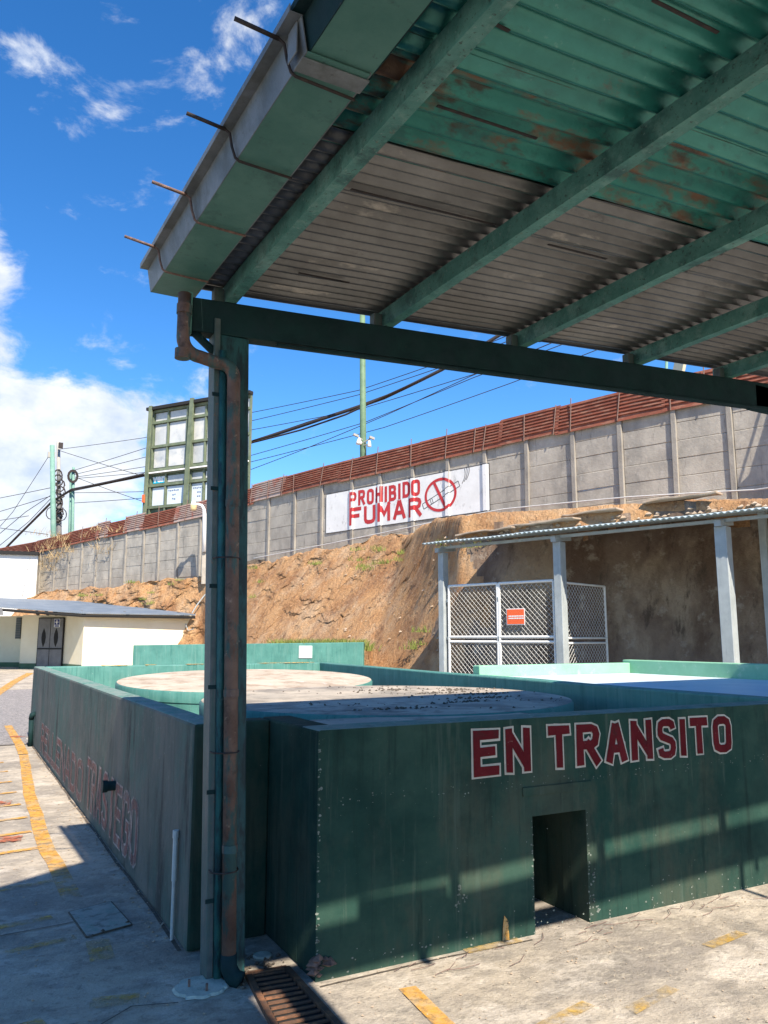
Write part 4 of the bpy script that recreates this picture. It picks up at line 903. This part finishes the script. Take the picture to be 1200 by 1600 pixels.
cut_map(quad2((cx_-.30, cz_+.48), (cx_+.26, cz_-.52), .06), [(0,1,2,3)], wf(.0125), 'mural_ring_bar', m_mural_red, mu)
c0 = (u_of(664), 6.22); c1_ = (u_of(722), 6.83)
dq = (Vector(c1_)-Vector(c0)).normalized(); nq = Vector((-dq.y, dq.x))*.10
cut_map(quad2(c0, c1_, .10), [(0,1,2,3)], wf(.0065), 'mural_cigarette', m_mural, mu)
for s_ in (1, -1):
    cut_map(quad2(Vector(c0)+nq*s_, Vector(c1_)+nq*s_, .014), [(0,1,2,3)], wf(.0075), 'mural_cigarette_line', m_mural_blk, mu)
for t_ in (0, .22, .27, 1):
    a = Vector(c0).lerp(Vector(c1_), t_); cut_map(quad2(a-nq, a+nq, .014), [(0,1,2,3)], wf(.0078), 'mural_cigarette_line', m_mural_blk, mu)
for k in range(3):
    pv = [(c1_[0]+.12+.09*k+.10*math.sin(t_*2.6+.2)+.10*t_, c1_[1]-.02+t_*.5+.05*k) for t_ in [i/8 for i in range(9)]]
    for a, c in zip(pv, pv[1:]): cut_map(quad2(a, c, .013), [(0,1,2,3)], wf(.0078), 'mural_smoke', m_mural_blk, mu)

# ribbed screen leaning on top
rs = thing('ribbed_screen', 'rusty red ribbed metal screen fixed along the top of the concrete wall', 'screen', tuple(fence_pt(700, fence_at(700)[1])))
secs = [(1328, 1180, .95, 0, 0), (1176, 1060, 1.0, .05, 0), (1058, 885, .92, .02, 0), (883, 792, .90, .10, 0), (790, 660, .86, .06, 0), (658, 532, .86, .04, 0), (529, 440, .78, .12, 0), (438, 391, .85, .10, 1), (389, 330, .8, -.05, 0), (328, 270, .82, .05, 1), (268, 215, .8, 0, 0), (213, 190, .9, .08, 1), (188, 160, .8, 0, 0), (158, 146, .9, .08, 1), (144, 100, .8, 0, 0), (98, 50, .75, 0, 0), (48, -55, .7, 0, 0)]
for (pa, pb, hh, dz, gm_) in secs:
    hh *= .84; dz *= .7; b = MB(); NR = 7; prof_ = []
    for k in range(NR):
        z = hh*k/NR; s_ = hh/NR
        prof_ += [(z, .0), (z+s_*.12, .045), (z+s_*.55, .045), (z+s_*.68, 0)]
    prof_.append((hh, 0)); NP = 7; col_ = []
    for i in range(NP+1):
        px = min(1328, pa+5)+(pb-3-min(1328, pa+5))*i/NP; px = max(-58, px); P_, zt = fence_at(px); Q = fence_at(max(-59, px-3))[0]; d = (Q-P_).normalized(); n = Vector((-d.y, d.x)); n = -n if n.dot(P_) > 0 else n
        for z, o_ in [(-.16, 0)]+prof_:
            lean = .10 - z*.20; b.v.append((P_.x+n.x*(lean+o_), P_.y+n.y*(lean+o_), zt-.02+dz+z))
    k = len(prof_)+1
    for i in range(NP):
        for j in range(k-1): b.f.append((i*k+j, (i+1)*k+j, (i+1)*k+j+1, i*k+j+1)); b.mi.append(0)
    b.build('ribbed_sheet', m_screen_gy if gm_ else m_screen, rs)
for px in (1130, 1072, 985, 908, 880, 832, 765, 750, 704, 648, 592, 550, 502, 459, 440, 417, 390, 342, 285, 243, 205, 190, 158, 144, 121):
    A_ = fence_pt(px, fence_at(px)[1]-.15, .16); B_ = fence_pt(px+random.uniform(-3, 3), fence_at(px)[1]+random.uniform(.70, .95), .05)
    b = MB(); b.tube([A_, B_], .018, 5); b.build('support_rod', m_rebar, rs)

# ================================================================== THINGS BEYOND THE FENCE
def col_point(px, d, z): p = dep(px, 997, d); return Vector((p.x, p.y, z))
def ypx(py, d, px=600):   # z of a pixel row at a distance
    return dep(px, py, d).z
# tower with dusty panes
TL = dep(231, 640, 46); TR = dep(391, 607, 42.6)
tO = Vector((TL.x, TL.y, 0)); tu = Vector((TR.x-TL.x, TR.y-TL.y, 0)); tW = tu.length; tu.normalize(); tn = Vector((tu.y, -tu.x, 0)); tn = tn if tn.dot(tO) < 0 else -tn
TZ1 = TL.z; TZ0 = 5.0
tw_ = thing('glazed_tower', 'narrow olive framed tower of dusty window panes standing behind the wall', 'tower', (tO.x, tO.y, TZ0))
b = MB(); A_ = tO-tn*.25; B_ = A_+tu*tW; bkv = Vector((ray(372, 997).x, ray(372, 997).y, 0)).normalized(); C_ = B_+bkv*2.5; D_ = A_+bkv*2.5
b.hexa([(A_.x,A_.y,TZ0-.5),(B_.x,B_.y,TZ0-.5),(C_.x,C_.y,TZ0-.5),(D_.x,D_.y,TZ0-.5)], [(A_.x,A_.y,TZ1-.1),(B_.x,B_.y,TZ1-.1),(C_.x,C_.y,TZ1-.1),(D_.x,D_.y,TZ1-.1)]); b.build('tower_body', m_tower, tw_)
uf = lambda px: (px-231)/160*tW
def tz(py): return ypx(py, 45.2, 260)
cols_ = [(241, 261), (265, 291), (296.5, 301), (304, 321), (325, 345), (350, 372), (375, 388)]; rws = [(641, 653), (659, 691), (697, 727), (742, 752), (759, 787)]
def tbar(u0, z0, u1, z1, w_, off, th=.12, nm='mullion', m=m_tower):
    a = tO+tu*u0+tn*off; c = tO+tu*u1+tn*off; b = MB(); b.bar((a.x, a.y, z0), (c.x, c.y, z1), w_ if abs(z1-z0) > .3 else th, th if abs(z1-z0) > .3 else w_, up=(tn.x, tn.y, 0) if abs(z1-z0) > .3 else (0,0,1)); return b.build(nm, m, tw_)
off_row = -.22
for (ya, yb2) in rws:
    for k, (pa, pb) in enumerate(cols_):
        a = tO+tu*uf(pa)-tn*.235; c = tO+tu*uf(pb)-tn*.235; z1 = tz(ya); z0 = tz(yb2)
        mm = m_glass
        if ya == 759: mm = m_paper
        if ya == 742 and k == 0: mm = m_cyan
        b = MB(); b.bar((a.x, a.y, (z0+z1)/2), (c.x, c.y, (z0+z1)/2), .03, z1-z0); po = b.build('pane', mm, tw_)
        if mm is m_cyan:
            fnv = lambda u, v: tuple(tO+tu*u-tn*.215+Vector((0, 0, v)))
            q = MB(); text_into(q, 'ven', fnv, (uf(240), uf(261.5), z1-.32, z1+.02), .05); q.build('sign_lettering', m_signwhite, po)
        if mm is m_paper and k in (1, 3, 4):
            q = MB(); rn = random.Random(k)
            for r_ in range(3):
                x = uf(pa)+.1
                for _ in range(6 if r_ == 0 else 2):
                    l_ = rn.uniform(.05, .12); P_ = tO+tu*(x+(0 if r_ == 0 else .3))-tn*.215; Q = P_+tu*l_
                    zz = z1-.25-.25*r_; q.bar((P_.x, P_.y, zz), (Q.x, Q.y, zz+rn.uniform(-.03, .03)), .01, .07); x += l_+.05
            q.build('poster_print', m_ink, po)
for px in (238, 263, 294, 302.5, 323, 347.5, 373.5, 390): tbar(uf(px), TZ0, uf(px), TZ1-.1, .10, -.18)
for py in (638, 656, 694, 731, 737, 755.5, 790): tbar(0, tz(py), tW, tz(py), .15, -.16, nm='transom')
tbar(0, tz(736), tW, tz(736)+.02, .08, .0, nm='white_trim', m=m_signwhite)
tbar(-.02, TZ1, tW+.05, TZ1, .18, -.05, .35, nm='top_rail', m=m_dark)
tbar(uf(234), TZ0, uf(238), TZ1+.15, .22, .10, nm='raking_post'); tbar(uf(297), TZ0, uf(305), TZ1+.2, .26, .10, nm='raking_post'); tbar(uf(236), tz(771), uf(236.2), tz(783), .12, .26, nm='orange_tag', m=m_orange)
a = tO+tu*(tW+.02)+tn*.0; b = MB(); b.bar((a.x, a.y, TZ0), (a.x, a.y, TZ1), .14, .14); b.build('corner_post', m_post2, tw_)

# utility poles
def pole(px, py_top, d, r0, m, name, label, grp, z0=4.0, px2=None):
    T = dep(px, py_top, d); B_ = col_point(px, d, z0)
    if px2: B_ = col_point(px2, d, z0)
    t = thing(name, label, 'pole', tuple(B_), grp); b = MB(); b.tube([B_, T], [r0*1.15, r0*.85], 14); b.build('shaft', m, t, smooth=True); return t, T, B_
G1 = 'utility poles behind the left end of the wall'
t, T1, _ = pole(81.5, 696, 56, .19, m_pole_g, 'utility_pole', 'thick green utility pole, leftmost of the three behind the wall', G1)
b = MB(); b.box(T1.x-.25, T1.x+.25, T1.y-.1, T1.y+.1, T1.z-.9, T1.z-.5); b.build('clamp', m_pole_gy, t)
t, T2, _ = pole(91, 690, 57, .15, m_pole_gy, 'utility_pole', 'slim bare grey utility pole wrapped in cable coils in the middle', G1)
b = MB(); rn = random.Random(4)
for k in range(9):
    q = dep(92+rn.uniform(-2, 3), 745+k*8+rn.uniform(-3, 3), 56.6); b.tube([q+Vector((.35*math.cos(a)*rn.uniform(.6, 1), .1*math.sin(a), .45*math.sin(a))) for a in [i*.7 for i in range(10)]], .05, 5)
for cxx, cyy, rr_ in ((80, 802, .34), (96, 804, .34), (91, 808, .25)):
    q = dep(cxx, cyy, 56.4); b.tube([q+Vector((rr_*math.cos(a), 0, rr_*1.3*math.sin(a))) for a in [i*.6 for i in range(12)]], .035, 6)
b.build('cable_coils', m_black, t)
b = MB(); b.tube([dep(92, 735, 56.8), dep(92, 835, 56.8)], [.10, .22], 8); b.build('cable_riser', m_door, t)
q = dep(95, 695, 56.5); b = MB(); b.box(q.x-.15, q.x+.15, q.y-.1, q.y+.1, q.z-.25, q.z+.15); b.build('insulator', m_black, t)
t, T3, _ = pole(112.5, 736, 55, .16, m_pole_g, 'utility_pole', 'leaning double green pole with a black cable coil at its top', G1, px2=104)
A_ = dep(115, 730, 54.6); b = MB(); b.tube([A_, col_point(108, 54.6, 4)], [.09, .12], 8); b.build('second_shaft', m_pole_g, t, smooth=True)
b = MB()
for rr_ in (.40, .46, .34):
    q = dep(114, 742, 54.4); b.tube([q+Vector((rr_*.75*math.cos(a), 0, rr_*math.sin(a)-.1)) for a in [i*.5 - .9 for i in range(14)]], .035, 6)
b.build('cable_coil', m_black, t)
t, T4, _ = pole(566, 430, 36, .15, m_pole_y, 'lamp_mast', 'tall olive green mast with white floodlights behind the mural wall', None, 4.5, 568)
for k, (px, py, lr) in enumerate([(561, 690, .15), (577, 694, .10)]):
    q = dep(px, py, 35.6); b = MB(); b.lathe((q.x, q.y), [(.03, q.z+.18), (.06, q.z+.12), (lr*.8, q.z-.0), (lr, q.z-.12), (0.02, q.z-.14)], 16); b.build('floodlight', m_signwhite, t, smooth=True)
    q2 = dep(px+(-5 if k == 0 else 4), py-10, 35.6); b = MB(); b.bar((q2.x-.12, q2.y, q2.z+.03), (q2.x+.12, q2.y, q2.z-.04), .10, .10); b.build('camera_housing', m_pole_gy, t)
    b = MB(); b.bar(q2, dep(567, py-2, 35.9), .05, .05); b.bar(q, dep(567, py+2, 35.9), .05, .05); b.build('bracket', m_pole_gy, t)
t, T5, _ = pole(1044, 480, 24, .05, m_pole_g, 'short_mast', 'thin blue green mast behind the wall seen under the canopy edge', None, 5)
t_ = tag(MB().bar(dep(1054, 576, 24.5), dep(1068, 580, 24.0), .1, .5).build('cream_cabinet', m_cream, base=tuple(dep(1060, 578, 24))), 'small cream panel standing above the red screen beside the thin mast', 'cabinet')

# lamp on the fence
lp = thing('street_lamp', 'white gooseneck street lamp on a stub post in front of the concrete wall', 'lamp', tuple(col_point(317, 37.4, 4.3)))
b = MB(); q = col_point(316, 37.4, 4.1); b.bar((q.x, q.y, 4.1), (q.x, q.y, 5.85), .30, .2, up=tuple(RT)); b.build('stub_post', m_panel, lp)
b = MB(); A_ = dep(319.5, 862, 37.2); B_ = dep(319.5, 803, 37.2); pts_ = [A_, B_, dep(318.5, 795, 37.2), dep(315, 789.5, 37.2), dep(309, 788, 37.2), dep(305, 788, 37.2)]; b.tube(pts_, [.11, .09, .07, .065, .06, .06], 10); b.build('gooseneck', m_signwhite, lp, smooth=True)
q = dep(302.5, 787, 37.2); b = MB(); b.lathe((q.x, q.y), [(.02, q.z+.16), (.09, q.z+.12), (.11, q.z+.0), (.17, q.z-.05)], 14); lcap = b.build('lamp_cap', m_signwhite, lp, smooth=True)
b = MB(); b.lathe((q.x, q.y), [(.16, q.z-.055), (.155, q.z-.28), (.10, q.z-.33), (.01, q.z-.33)], 14); b.build('lamp_glass', m_lamp_glass, lcap, smooth=True)

# overhead cables
def cable(name, label, pts, r, sag=0, n=14, grp=None, rn=None):
    P_ = [dep(*p) for p in pts]; out = []
    for a, c in zip(P_, P_[1:]):
        L_ = (c-a).length
        for i in range(n):
            t = i/n; q = a.lerp(c, t); q.z -= sag*4*t*(1-t)*L_/30; out.append(q)
    out.append(P_[-1]); b = MB(); b.tube(out, r, 5); return tag(b.build(name, m_black, base=tuple(P_[0]), smooth=True), label, 'cable', grp)
G2 = 'overhead cables crossing behind the wall'
cable('overhead_cable', 'thick black cable bundle sweeping from the left poles up past the mast', [(-30, 895, 60), (30, 835, 58), (82, 783, 56.5), (112, 765, 54.5), (225, 741, 50), (395, 690, 44), (500, 656, 40), (600, 622, 38), (690, 578, 36), (900, 450, 33)], .085, .12)
cable('overhead_cable', 'second black cable twisted just below the thick bundle', [(112, 767, 54.3), (180, 753, 52), (225, 744, 50), (395, 691.5, 43.8), (470, 672, 41), (540, 648, 39), (600, 620, 37.8), (685, 581, 35.8), (900, 452, 33)], .05, .05)
cable('overhead_cable', 'third black cable twisted through the thick bundle', [(395, 688.5, 43.9), (480, 660, 41), (560, 634, 39), (640, 604, 37.3), (700, 573, 36), (900, 445, 33)], .04, .08)
thin = [
 ([(93, 702, 57), (225, 684, 52), (391, 645, 46), (560, 610, 41), (700, 562, 37), (900, 480, 33)], 'uppermost thin wire from the grey pole top to the canopy'),
 ([(112, 736, 55), (228, 700, 51), (391, 658, 46), (560, 617, 41), (700, 570, 37), (900, 490, 33)], 'thin wire from the double pole top just above the bundle'),
 ([(114, 742, 55), (228, 714, 51), (391, 672, 46), (560, 640, 41), (740, 585, 37), (900, 520, 33)], 'thin wire running a little below the uppermost pair'),
 ([(114, 746, 55), (228, 729, 51), (391, 712, 46), (570, 660, 41), (740, 590, 37), (900, 530, 33)], 'thin wire crossing under the bundle right of the tower'),
 ([(114, 770, 55), (228, 768, 51), (391, 734, 46), (480, 700, 43), (600, 650, 40), (735, 588, 37), (900, 520, 33)], 'lowest steep wire right of the tower'),
 ([(114, 786, 55), (228, 778, 51), (391, 722, 46), (600, 668, 41), (800, 598, 37), (1000, 520, 33)], 'long low wire passing just over the red screen'),
 ([(114, 744, 55), (170, 765, 53), (228, 785, 51)], 'slanting wire dropping from the double pole to the tower base'),
 ([(114, 748, 55), (228, 738, 51), (391, 680, 46)], 'thin wire grazing the tower middle band'),
 ([(-20, 782, 60), (80, 762, 56.5)], 'upper thin wire entering from the left edge'), ([(-20, 805, 60), (80, 775, 56.5)], 'middle thin wire entering from the left edge'),
 ([(-20, 816, 60), (45, 806, 58)], 'short flat wire at the left edge'), ([(-20, 822, 60), (75, 835, 56.5)], 'low wire sloping down to the pole foot'),
 ([(-20, 850, 60), (40, 800, 58), (82, 772, 56.5)], 'slack wire curving up to the left pole'), ([(-20, 868, 60), (45, 815, 58), (82, 776, 56.5)], 'slack wire just beneath the curving one'),
 ([(78, 710, 56), (20, 800, 57), (-20, 845, 58)], 'steep wire from the left pole top down to the left edge'), ([(93, 704, 57), (150, 722, 55), (228, 745, 51)], 'faint wire falling from the grey pole to the tower'),
]
for pts, lab in thin: cable('overhead_wire', lab, pts, .020 if pts[0][0] > 0 else .024, .06, 10, G2)

# white building at the far left and the low cream building
Wd = 47; A_ = dep(50.5, 997, Wd); nX = Vector((1, 0, 0))
wb = thing('white_building', 'plain white building with a dark flat roof edge at the far left', 'building', (A_.x, A_.y, 0))
zt = ypx(868, Wd, 30); C0 = dep(-130, 997, 45); C1 = A_
b = MB(); b.wall((C0.x, C0.y), (C1.x, C1.y), 4, 0, zt); b.build('wall', m_whitewall, wb)
b = MB(); b.wall((C0.x, C0.y-.25), (C1.x, C1.y-.25), 4.4, zt+.003, zt+.2); b.build('roof_slab', m_dark, wb)
dW = (C1-C0).normalized(); nW = Vector((dW.y, -dW.x, 0))
for pts in ([(47, 872, 46.6), (30, 912, 46.6), (0, 934, 46.4), (-20, 940, 46.3)], [(48, 872, 46.6), (40, 905, 46.6), (34, 935, 46.6)]):
    b = MB(); b.tube([dep(*p)+nW*.1 for p in pts], .014, 5); b.build('slack_cable', m_door, wb)
cb = thing('cream_building', 'low cream building with blue grey metal roof and dark green base', 'building', tuple(dep(130, 1050, 35)))
K = {'l': dep(-90, 997, 39.6), 'a': dep(33, 997, 39), 'a2': dep(33, 997, 37.4), 'b': dep(101, 997, 37), 'c': dep(130, 997, 35)}
cy = K['c'].y; rr = ray(303, 997); K['d'] = Vector((rr.x*cy/rr.y, cy, 0)); K['e'] = K['d']+Vector((0, 4, 0))
order = ['l', 'a', 'a2', 'b', 'c', 'd', 'e']
for i, (p, q) in enumerate(zip(order, order[1:])):
    P_, Q = K[p], K[q]
    b = MB(); b.wall((P_.x, P_.y), (Q.x, Q.y), .15, .45 if p in 'laba2' else .4, 2.66); b.build('wall', m_cream, cb)
    b = MB(); dd = Vector((Q.x-P_.x, Q.y-P_.y)).normalized(); nn_ = Vector((dd.y, -dd.x))*.02; b.wall((P_.x+nn_.x, P_.y+nn_.y), (Q.x+nn_.x, Q.y+nn_.y), .15, .0, .449 if p in 'laba2' else .399); b.build('base_band', m_band, cb)
def on_face(px, p, q, off, z):  # point where column px meets segment p-q
    P_ = Vector(K[p][:2]); Q = Vector(K[q][:2]); r = ray(px, 997); r = Vector((r.x, r.y)).normalized(); D = Q-P_
    det = D.x*(-r.y)+r.x*D.y; t = (-P_.x*(-r.y)-r.x*P_.y)/det; X_ = P_+D*t; D.normalize(); n_ = Vector((D.y, -D.x)); return Vector((X_.x+n_.x*off, X_.y+n_.y*off, z))
dzt = ypx(965, 37.2, 80)
dr = []
A_ = on_face(60.5, 'a2', 'b', .05, 0); B_ = on_face(100.5, 'a2', 'b', .05, 0)
b = MB(); b.bar((A_.x, A_.y, dzt/2+.08), (B_.x, B_.y, dzt/2+.08), .08, dzt-.16); b.build('door_frame', m_dark, cb)
for pa, pb in ((62, 80), (81, 99.5)):
    A_ = on_face(pa, 'a2', 'b', .10, 0); B_ = on_face(pb, 'a2', 'b', .10, 0)
    b = MB(); b.bar((A_.x, A_.y, dzt/2+.08), (B_.x, B_.y, dzt/2+.08), .05, dzt-.24); dr = b.build('door', m_door, cb)
    M_ = A_.lerp(B_, .48); e = (B_-A_).normalized(); n_ = Vector((e.y, -e.x, 0))
    b = MB(); b.lathe((0, 0), [(.01, -.42), (.09, -.2), (.11, 0), (.09, .2), (.01, .42)], 10); b.v = [(M_.x+e.x*v[0]+n_.x*(.03+v[1]*.1), M_.y+e.y*v[0]+n_.y*(.03+v[1]*.1), 1.62+v[2]) for v in b.v]
    b.build('oval_vent', m_dark, dr)
    b = MB(); a_ = A_+n_*.03; c_ = B_+n_*.03; b.bar((a_.x, a_.y, 1.12), (c_.x, c_.y, 1.12), .03, .06); b.build('door_rail', m_dark, dr)
sg2 = thing('toilet_sign', 'small navy and white pictogram sign on the grey double door', 'sign', tuple(on_face(90, 'a2', 'b', .2, 2.3)))
for (pa, pb, ya, yb3, m, off, nm) in [(86.5, 95.5, 967, 980, m_signwhite, .16, 'sign_border'), (87.2, 94.9, 967.8, 976.4, m_navy, .175, 'sign_face'), (87.8, 94.3, 977.3, 979.3, m_navy, .175, 'sign_caption'), (90.6, 91.6, 969, 975.5, m_signwhite, .19, 'pictogram'), (88.8, 93.4, 971.6, 972.8, m_signwhite, .192, 'pictogram')]:
    A_ = on_face(pa, 'a2', 'b', off, 0); B_ = on_face(pb, 'a2', 'b', off, 0); za = ypx(ya, 37.1, 90); zb = ypx(yb3, 37.1, 90)
    b = MB(); b.bar((A_.x, A_.y, (za+zb)/2), (B_.x, B_.y, (za+zb)/2), .012, za-zb); b.build(nm, m, sg2)
A_ = on_face(24.5, 'l', 'a', .03, 0); B_ = on_face(35.5, 'l', 'a', .03, 0) if False else on_face(32, 'l', 'a', .03, 0)
zw1 = ypx(965, 39, 28); zw0 = ypx(998, 39, 28)
b = MB(); b.bar((A_.x, A_.y, (zw0+zw1)/2), (B_.x, B_.y, (zw0+zw1)/2), .06, zw1-zw0); wd_ = b.build('window', m_door, cb)
b = MB()
for k in range(9):
    z = zw0+(zw1-zw0)*(k+.5)/9; b.bar((A_.x, A_.y-.06, z), (B_.x, B_.y-.06, z), .04, .035)
b.build('louvre', m_post_side, wd_)
# roof of the cream building: corrugated
Fr = dep(306, 960.5, 36.7); Fl = dep(-110, 940, 34.0); Fm = dep(128, 957.5, 34.5); Br = dep(170, 941.5, 43.5); Bl = dep(-110, 930, 43)
b = MB(); NI, NJ = 260, 6
def lerp3(t):
    return (Fl.lerp(Fm, t/.57) if t < .57 else Fm.lerp(Fr, (t-.57)/.43))
for i in range(NI+1):
    t = i/NI; f_ = lerp3(t); k_ = Bl.lerp(Br, t)
    for j in range(NJ+1):
        q = f_.lerp(k_, j/NJ); b.v.append((q.x, q.y, q.z+.025*(i % 2)))
for i in range(NI):
    for j in range(NJ): a_ = i*(NJ+1)+j; b.f.append((a_, a_+NJ+1, a_+NJ+2, a_+1)); b.mi.append(0)
o = b.build('roof', m_blueroof, cb); so = o.modifiers.new('s', 'SOLIDIFY'); so.thickness = .05; so.offset = -1
b = MB(); b.tube([Fl+Vector((0,.1,-.12)), Fm+Vector((0,.1,-.12)), Fr+Vector((0,.1,-.12))], .07, 6); b.build('eave_beam', m_dark, cb)
for px in (60, 75, 88, 132, 200, 285):
    q = dep(px, 955, 34.8+max(0, px-130)*.0125); b = MB(); b.bar((q.x, q.y-.1, 2.62), (q.x, q.y+.9, 2.75), .1, .12); b.build('rafter_end', m_debris, cb)
# slack electric service by the building's end
b = MB(); b.tube([dep(300, 958, 36.8), dep(308, 945, 36.9), dep(318, 932, 37), dep(330, 920, 37)], .03, 6); b.tube([dep(290, 975, 36.9), dep(294, 985, 36.8), dep(302, 983, 36.8), dep(318, 960, 36.9)], .02, 5)
tag(b.build('service_cable', m_post2, base=tuple(dep(300, 958, 34.2))), 'slack pale service cable running from the cream building end to the bank', 'cable')
# dark eave corner at the left edge
A_ = dep(-20, 952, 30); b = MB(); b.hexa([tuple(dep(-25, 962, 30)), tuple(dep(6, 961, 30)), tuple(dep(6, 961, 31)), tuple(dep(-25, 962, 31))], [tuple(dep(-25, 949, 30)), tuple(dep(3, 950, 30)), tuple(dep(3, 950, 31)), tuple(dep(-25, 949, 31))]); 
b.build('eave_end', m_door, cb)

# ================================================================== VEGETATION AND STONES
def grass(name, label, spots, m, seed, hmin=.06, hmax=.2):
    rn = random.Random(seed); b = MB()
    for (c, n, rx, ry) in spots:
        for _ in range(n):
            x = c[0]+rn.gauss(0, rx); y = c[1]+rn.gauss(0, ry); z = c[2]; h = rn.uniform(hmin, hmax); a = rn.uniform(0, 6.28); w_ = rn.uniform(.008, .016); lx, ly = rn.gauss(0, .35)*h, rn.gauss(0, .35)*h
            b.add([(x-w_*math.cos(a), y-w_*math.sin(a), z), (x+w_*math.cos(a), y+w_*math.sin(a), z), (x+lx*.5+w_*.6*math.cos(a), y+ly*.5+w_*.6*math.sin(a), z+h*.6), (x+lx, y+ly, z+h)], [(0,1,2),(0,2,3)])
    return stuff(tag(b.build(name, m), label, 'grass'))
# find points on the hillside under a view pixel (coarse ray march on the grid verts)
from mathutils.bvhtree import BVHTree
hb_ = BVHTree.FromPolygons([Vector(v) for v in tb.v], tb.f)
def hill_hit(px, py):
    r = ray(px, py).normalized(); h = hb_.ray_cast(CAM, r); return h[0]
sp = []
rn = random.Random(8)
for (x0, x1, y0, y1, k) in [(560, 630, 872, 892, 12), (495, 512, 880, 890, 4), (225, 260, 925, 945, 8), (110, 165, 925, 935, 8), (690, 745, 850, 862, 6), (640, 670, 975, 1020, 5), (195, 300, 900, 915, 8), (395, 420, 880, 940, 6), (560, 700, 855, 870, 8), (1180, 1200, 765, 780, 4)]:
    for _ in range(max(1, int(k*.6))):
        h = hill_hit(rn.uniform(x0, x1), rn.uniform(y0, y1))
        if h: sp.append((h, 55, .17, .17))
grass('bank_grass', 'patches of yellow green grass growing on the clay bank', sp, m_grass, 2, .05, .20)
spr = []
for k in range(46):
    t = k/45; q = A1.lerp(A2, .60+.385*t) - dn*(.35+rn.uniform(0, .5)); spr.append(((q.x, q.y, A2.z-.22), 60, .12, .12))
grass('rear_grass', 'strip of bright grass growing behind the top of the rear wall', spr, m_grass, 3, .12, .34)
# soil ledge that carries it
b = MB(); q0 = A1.lerp(A2, .52)-dn*.25; q1 = A2-dn*.25; b.wall((q0.x, q0.y), (q1.x, q1.y), 3.0, -.1, A2.z-.2, -.1, A2.z-.2); o = b.build('soil_ledge', m_earth); struct(o)
sp = []
for (px, off, hh, k) in [(86, .25, 1.1, 22), (74, .2, .8, 14), (155, .2, .9, 10)]:
    for _ in range(k): q = fence_pt(px+rn.gauss(0, 13), fence_at(px)[1]-.3+rn.gauss(0, .55), off+rn.uniform(0, .2)); sp.append((q, 13, .22, .1))
o = grass('dry_creeper', 'dry brown creeper hanging over the left end of the concrete wall', sp, m_dry, 4, .15, .5); o['category'] = 'plant'
# rubble slabs on the shelf at the fence foot
GS = 'concrete rubble along the foot of the hill wall'
rn = random.Random(14)
sb = MB()
for k in range(130):
    px = rn.uniform(690, 1200); h = hill_hit(px, 858-(px-690)*.105+rn.uniform(-22, 2))
    if h: pebble(sb, h.x, h.y, h.z+.02, rn.uniform(.03, .10))
for k in range(70):
    px = rn.uniform(385, 700); h = hill_hit(px, rn.uniform(870, 1030))
    if h: pebble(sb, h.x, h.y, h.z+.01, rn.choice([.02, .03, .04, .07]))
stuff(tag(sb.build('bank_stones', m_stone), 'pale stones and broken concrete scattered on the bank below the wall', 'stones'))
for k, (px, py, L_, lab) in enumerate([(760, 838, 1.6, 'long broken concrete slab left of the others at the foot of the hill wall'), (850, 824, 1.7, 'grey broken slab in the middle of the foot of the hill wall'), (925, 808, 1.3, 'tilted slab with a dark gap beneath it right of the middle'), (1065, 786, 1.5, 'thin broken slab farthest right above the lean-to roof')]):
    h = hill_hit(px, py)
    if h:
        b = MB(); d3 = Vector((fd.x, fd.y, 0)); a_ = h-d3*L_/2+Vector((0,0,.08)); c_ = h+d3*L_/2+Vector((0,0,.12)); b.bar(a_, c_, .35, .04); o = b.build('broken_slab', m_stone, base=tuple(h), bevel=.01); roughen(o, .04, 2.5, .25); tag(o, lab, 'slab', GS)
# dark block set in for the shade of a hollow under the fence
h = fence_pt(405, base_z(405)+.02, .12); b = MB(); b.bar((h.x-.5, h.y+.3, h.z+.1), (h.x+.5, h.y-.6, h.z+.15), .12, .35); o = b.build('stone', m_debris, base=tuple(h)); roughen(o, .08, 3, .2); tag(o, 'dark block standing for a shaded hollow under the concrete wall just right of the steel post', 'stone')

for o in bpy.data.objects:
    if '_b' in o: del o['_b']
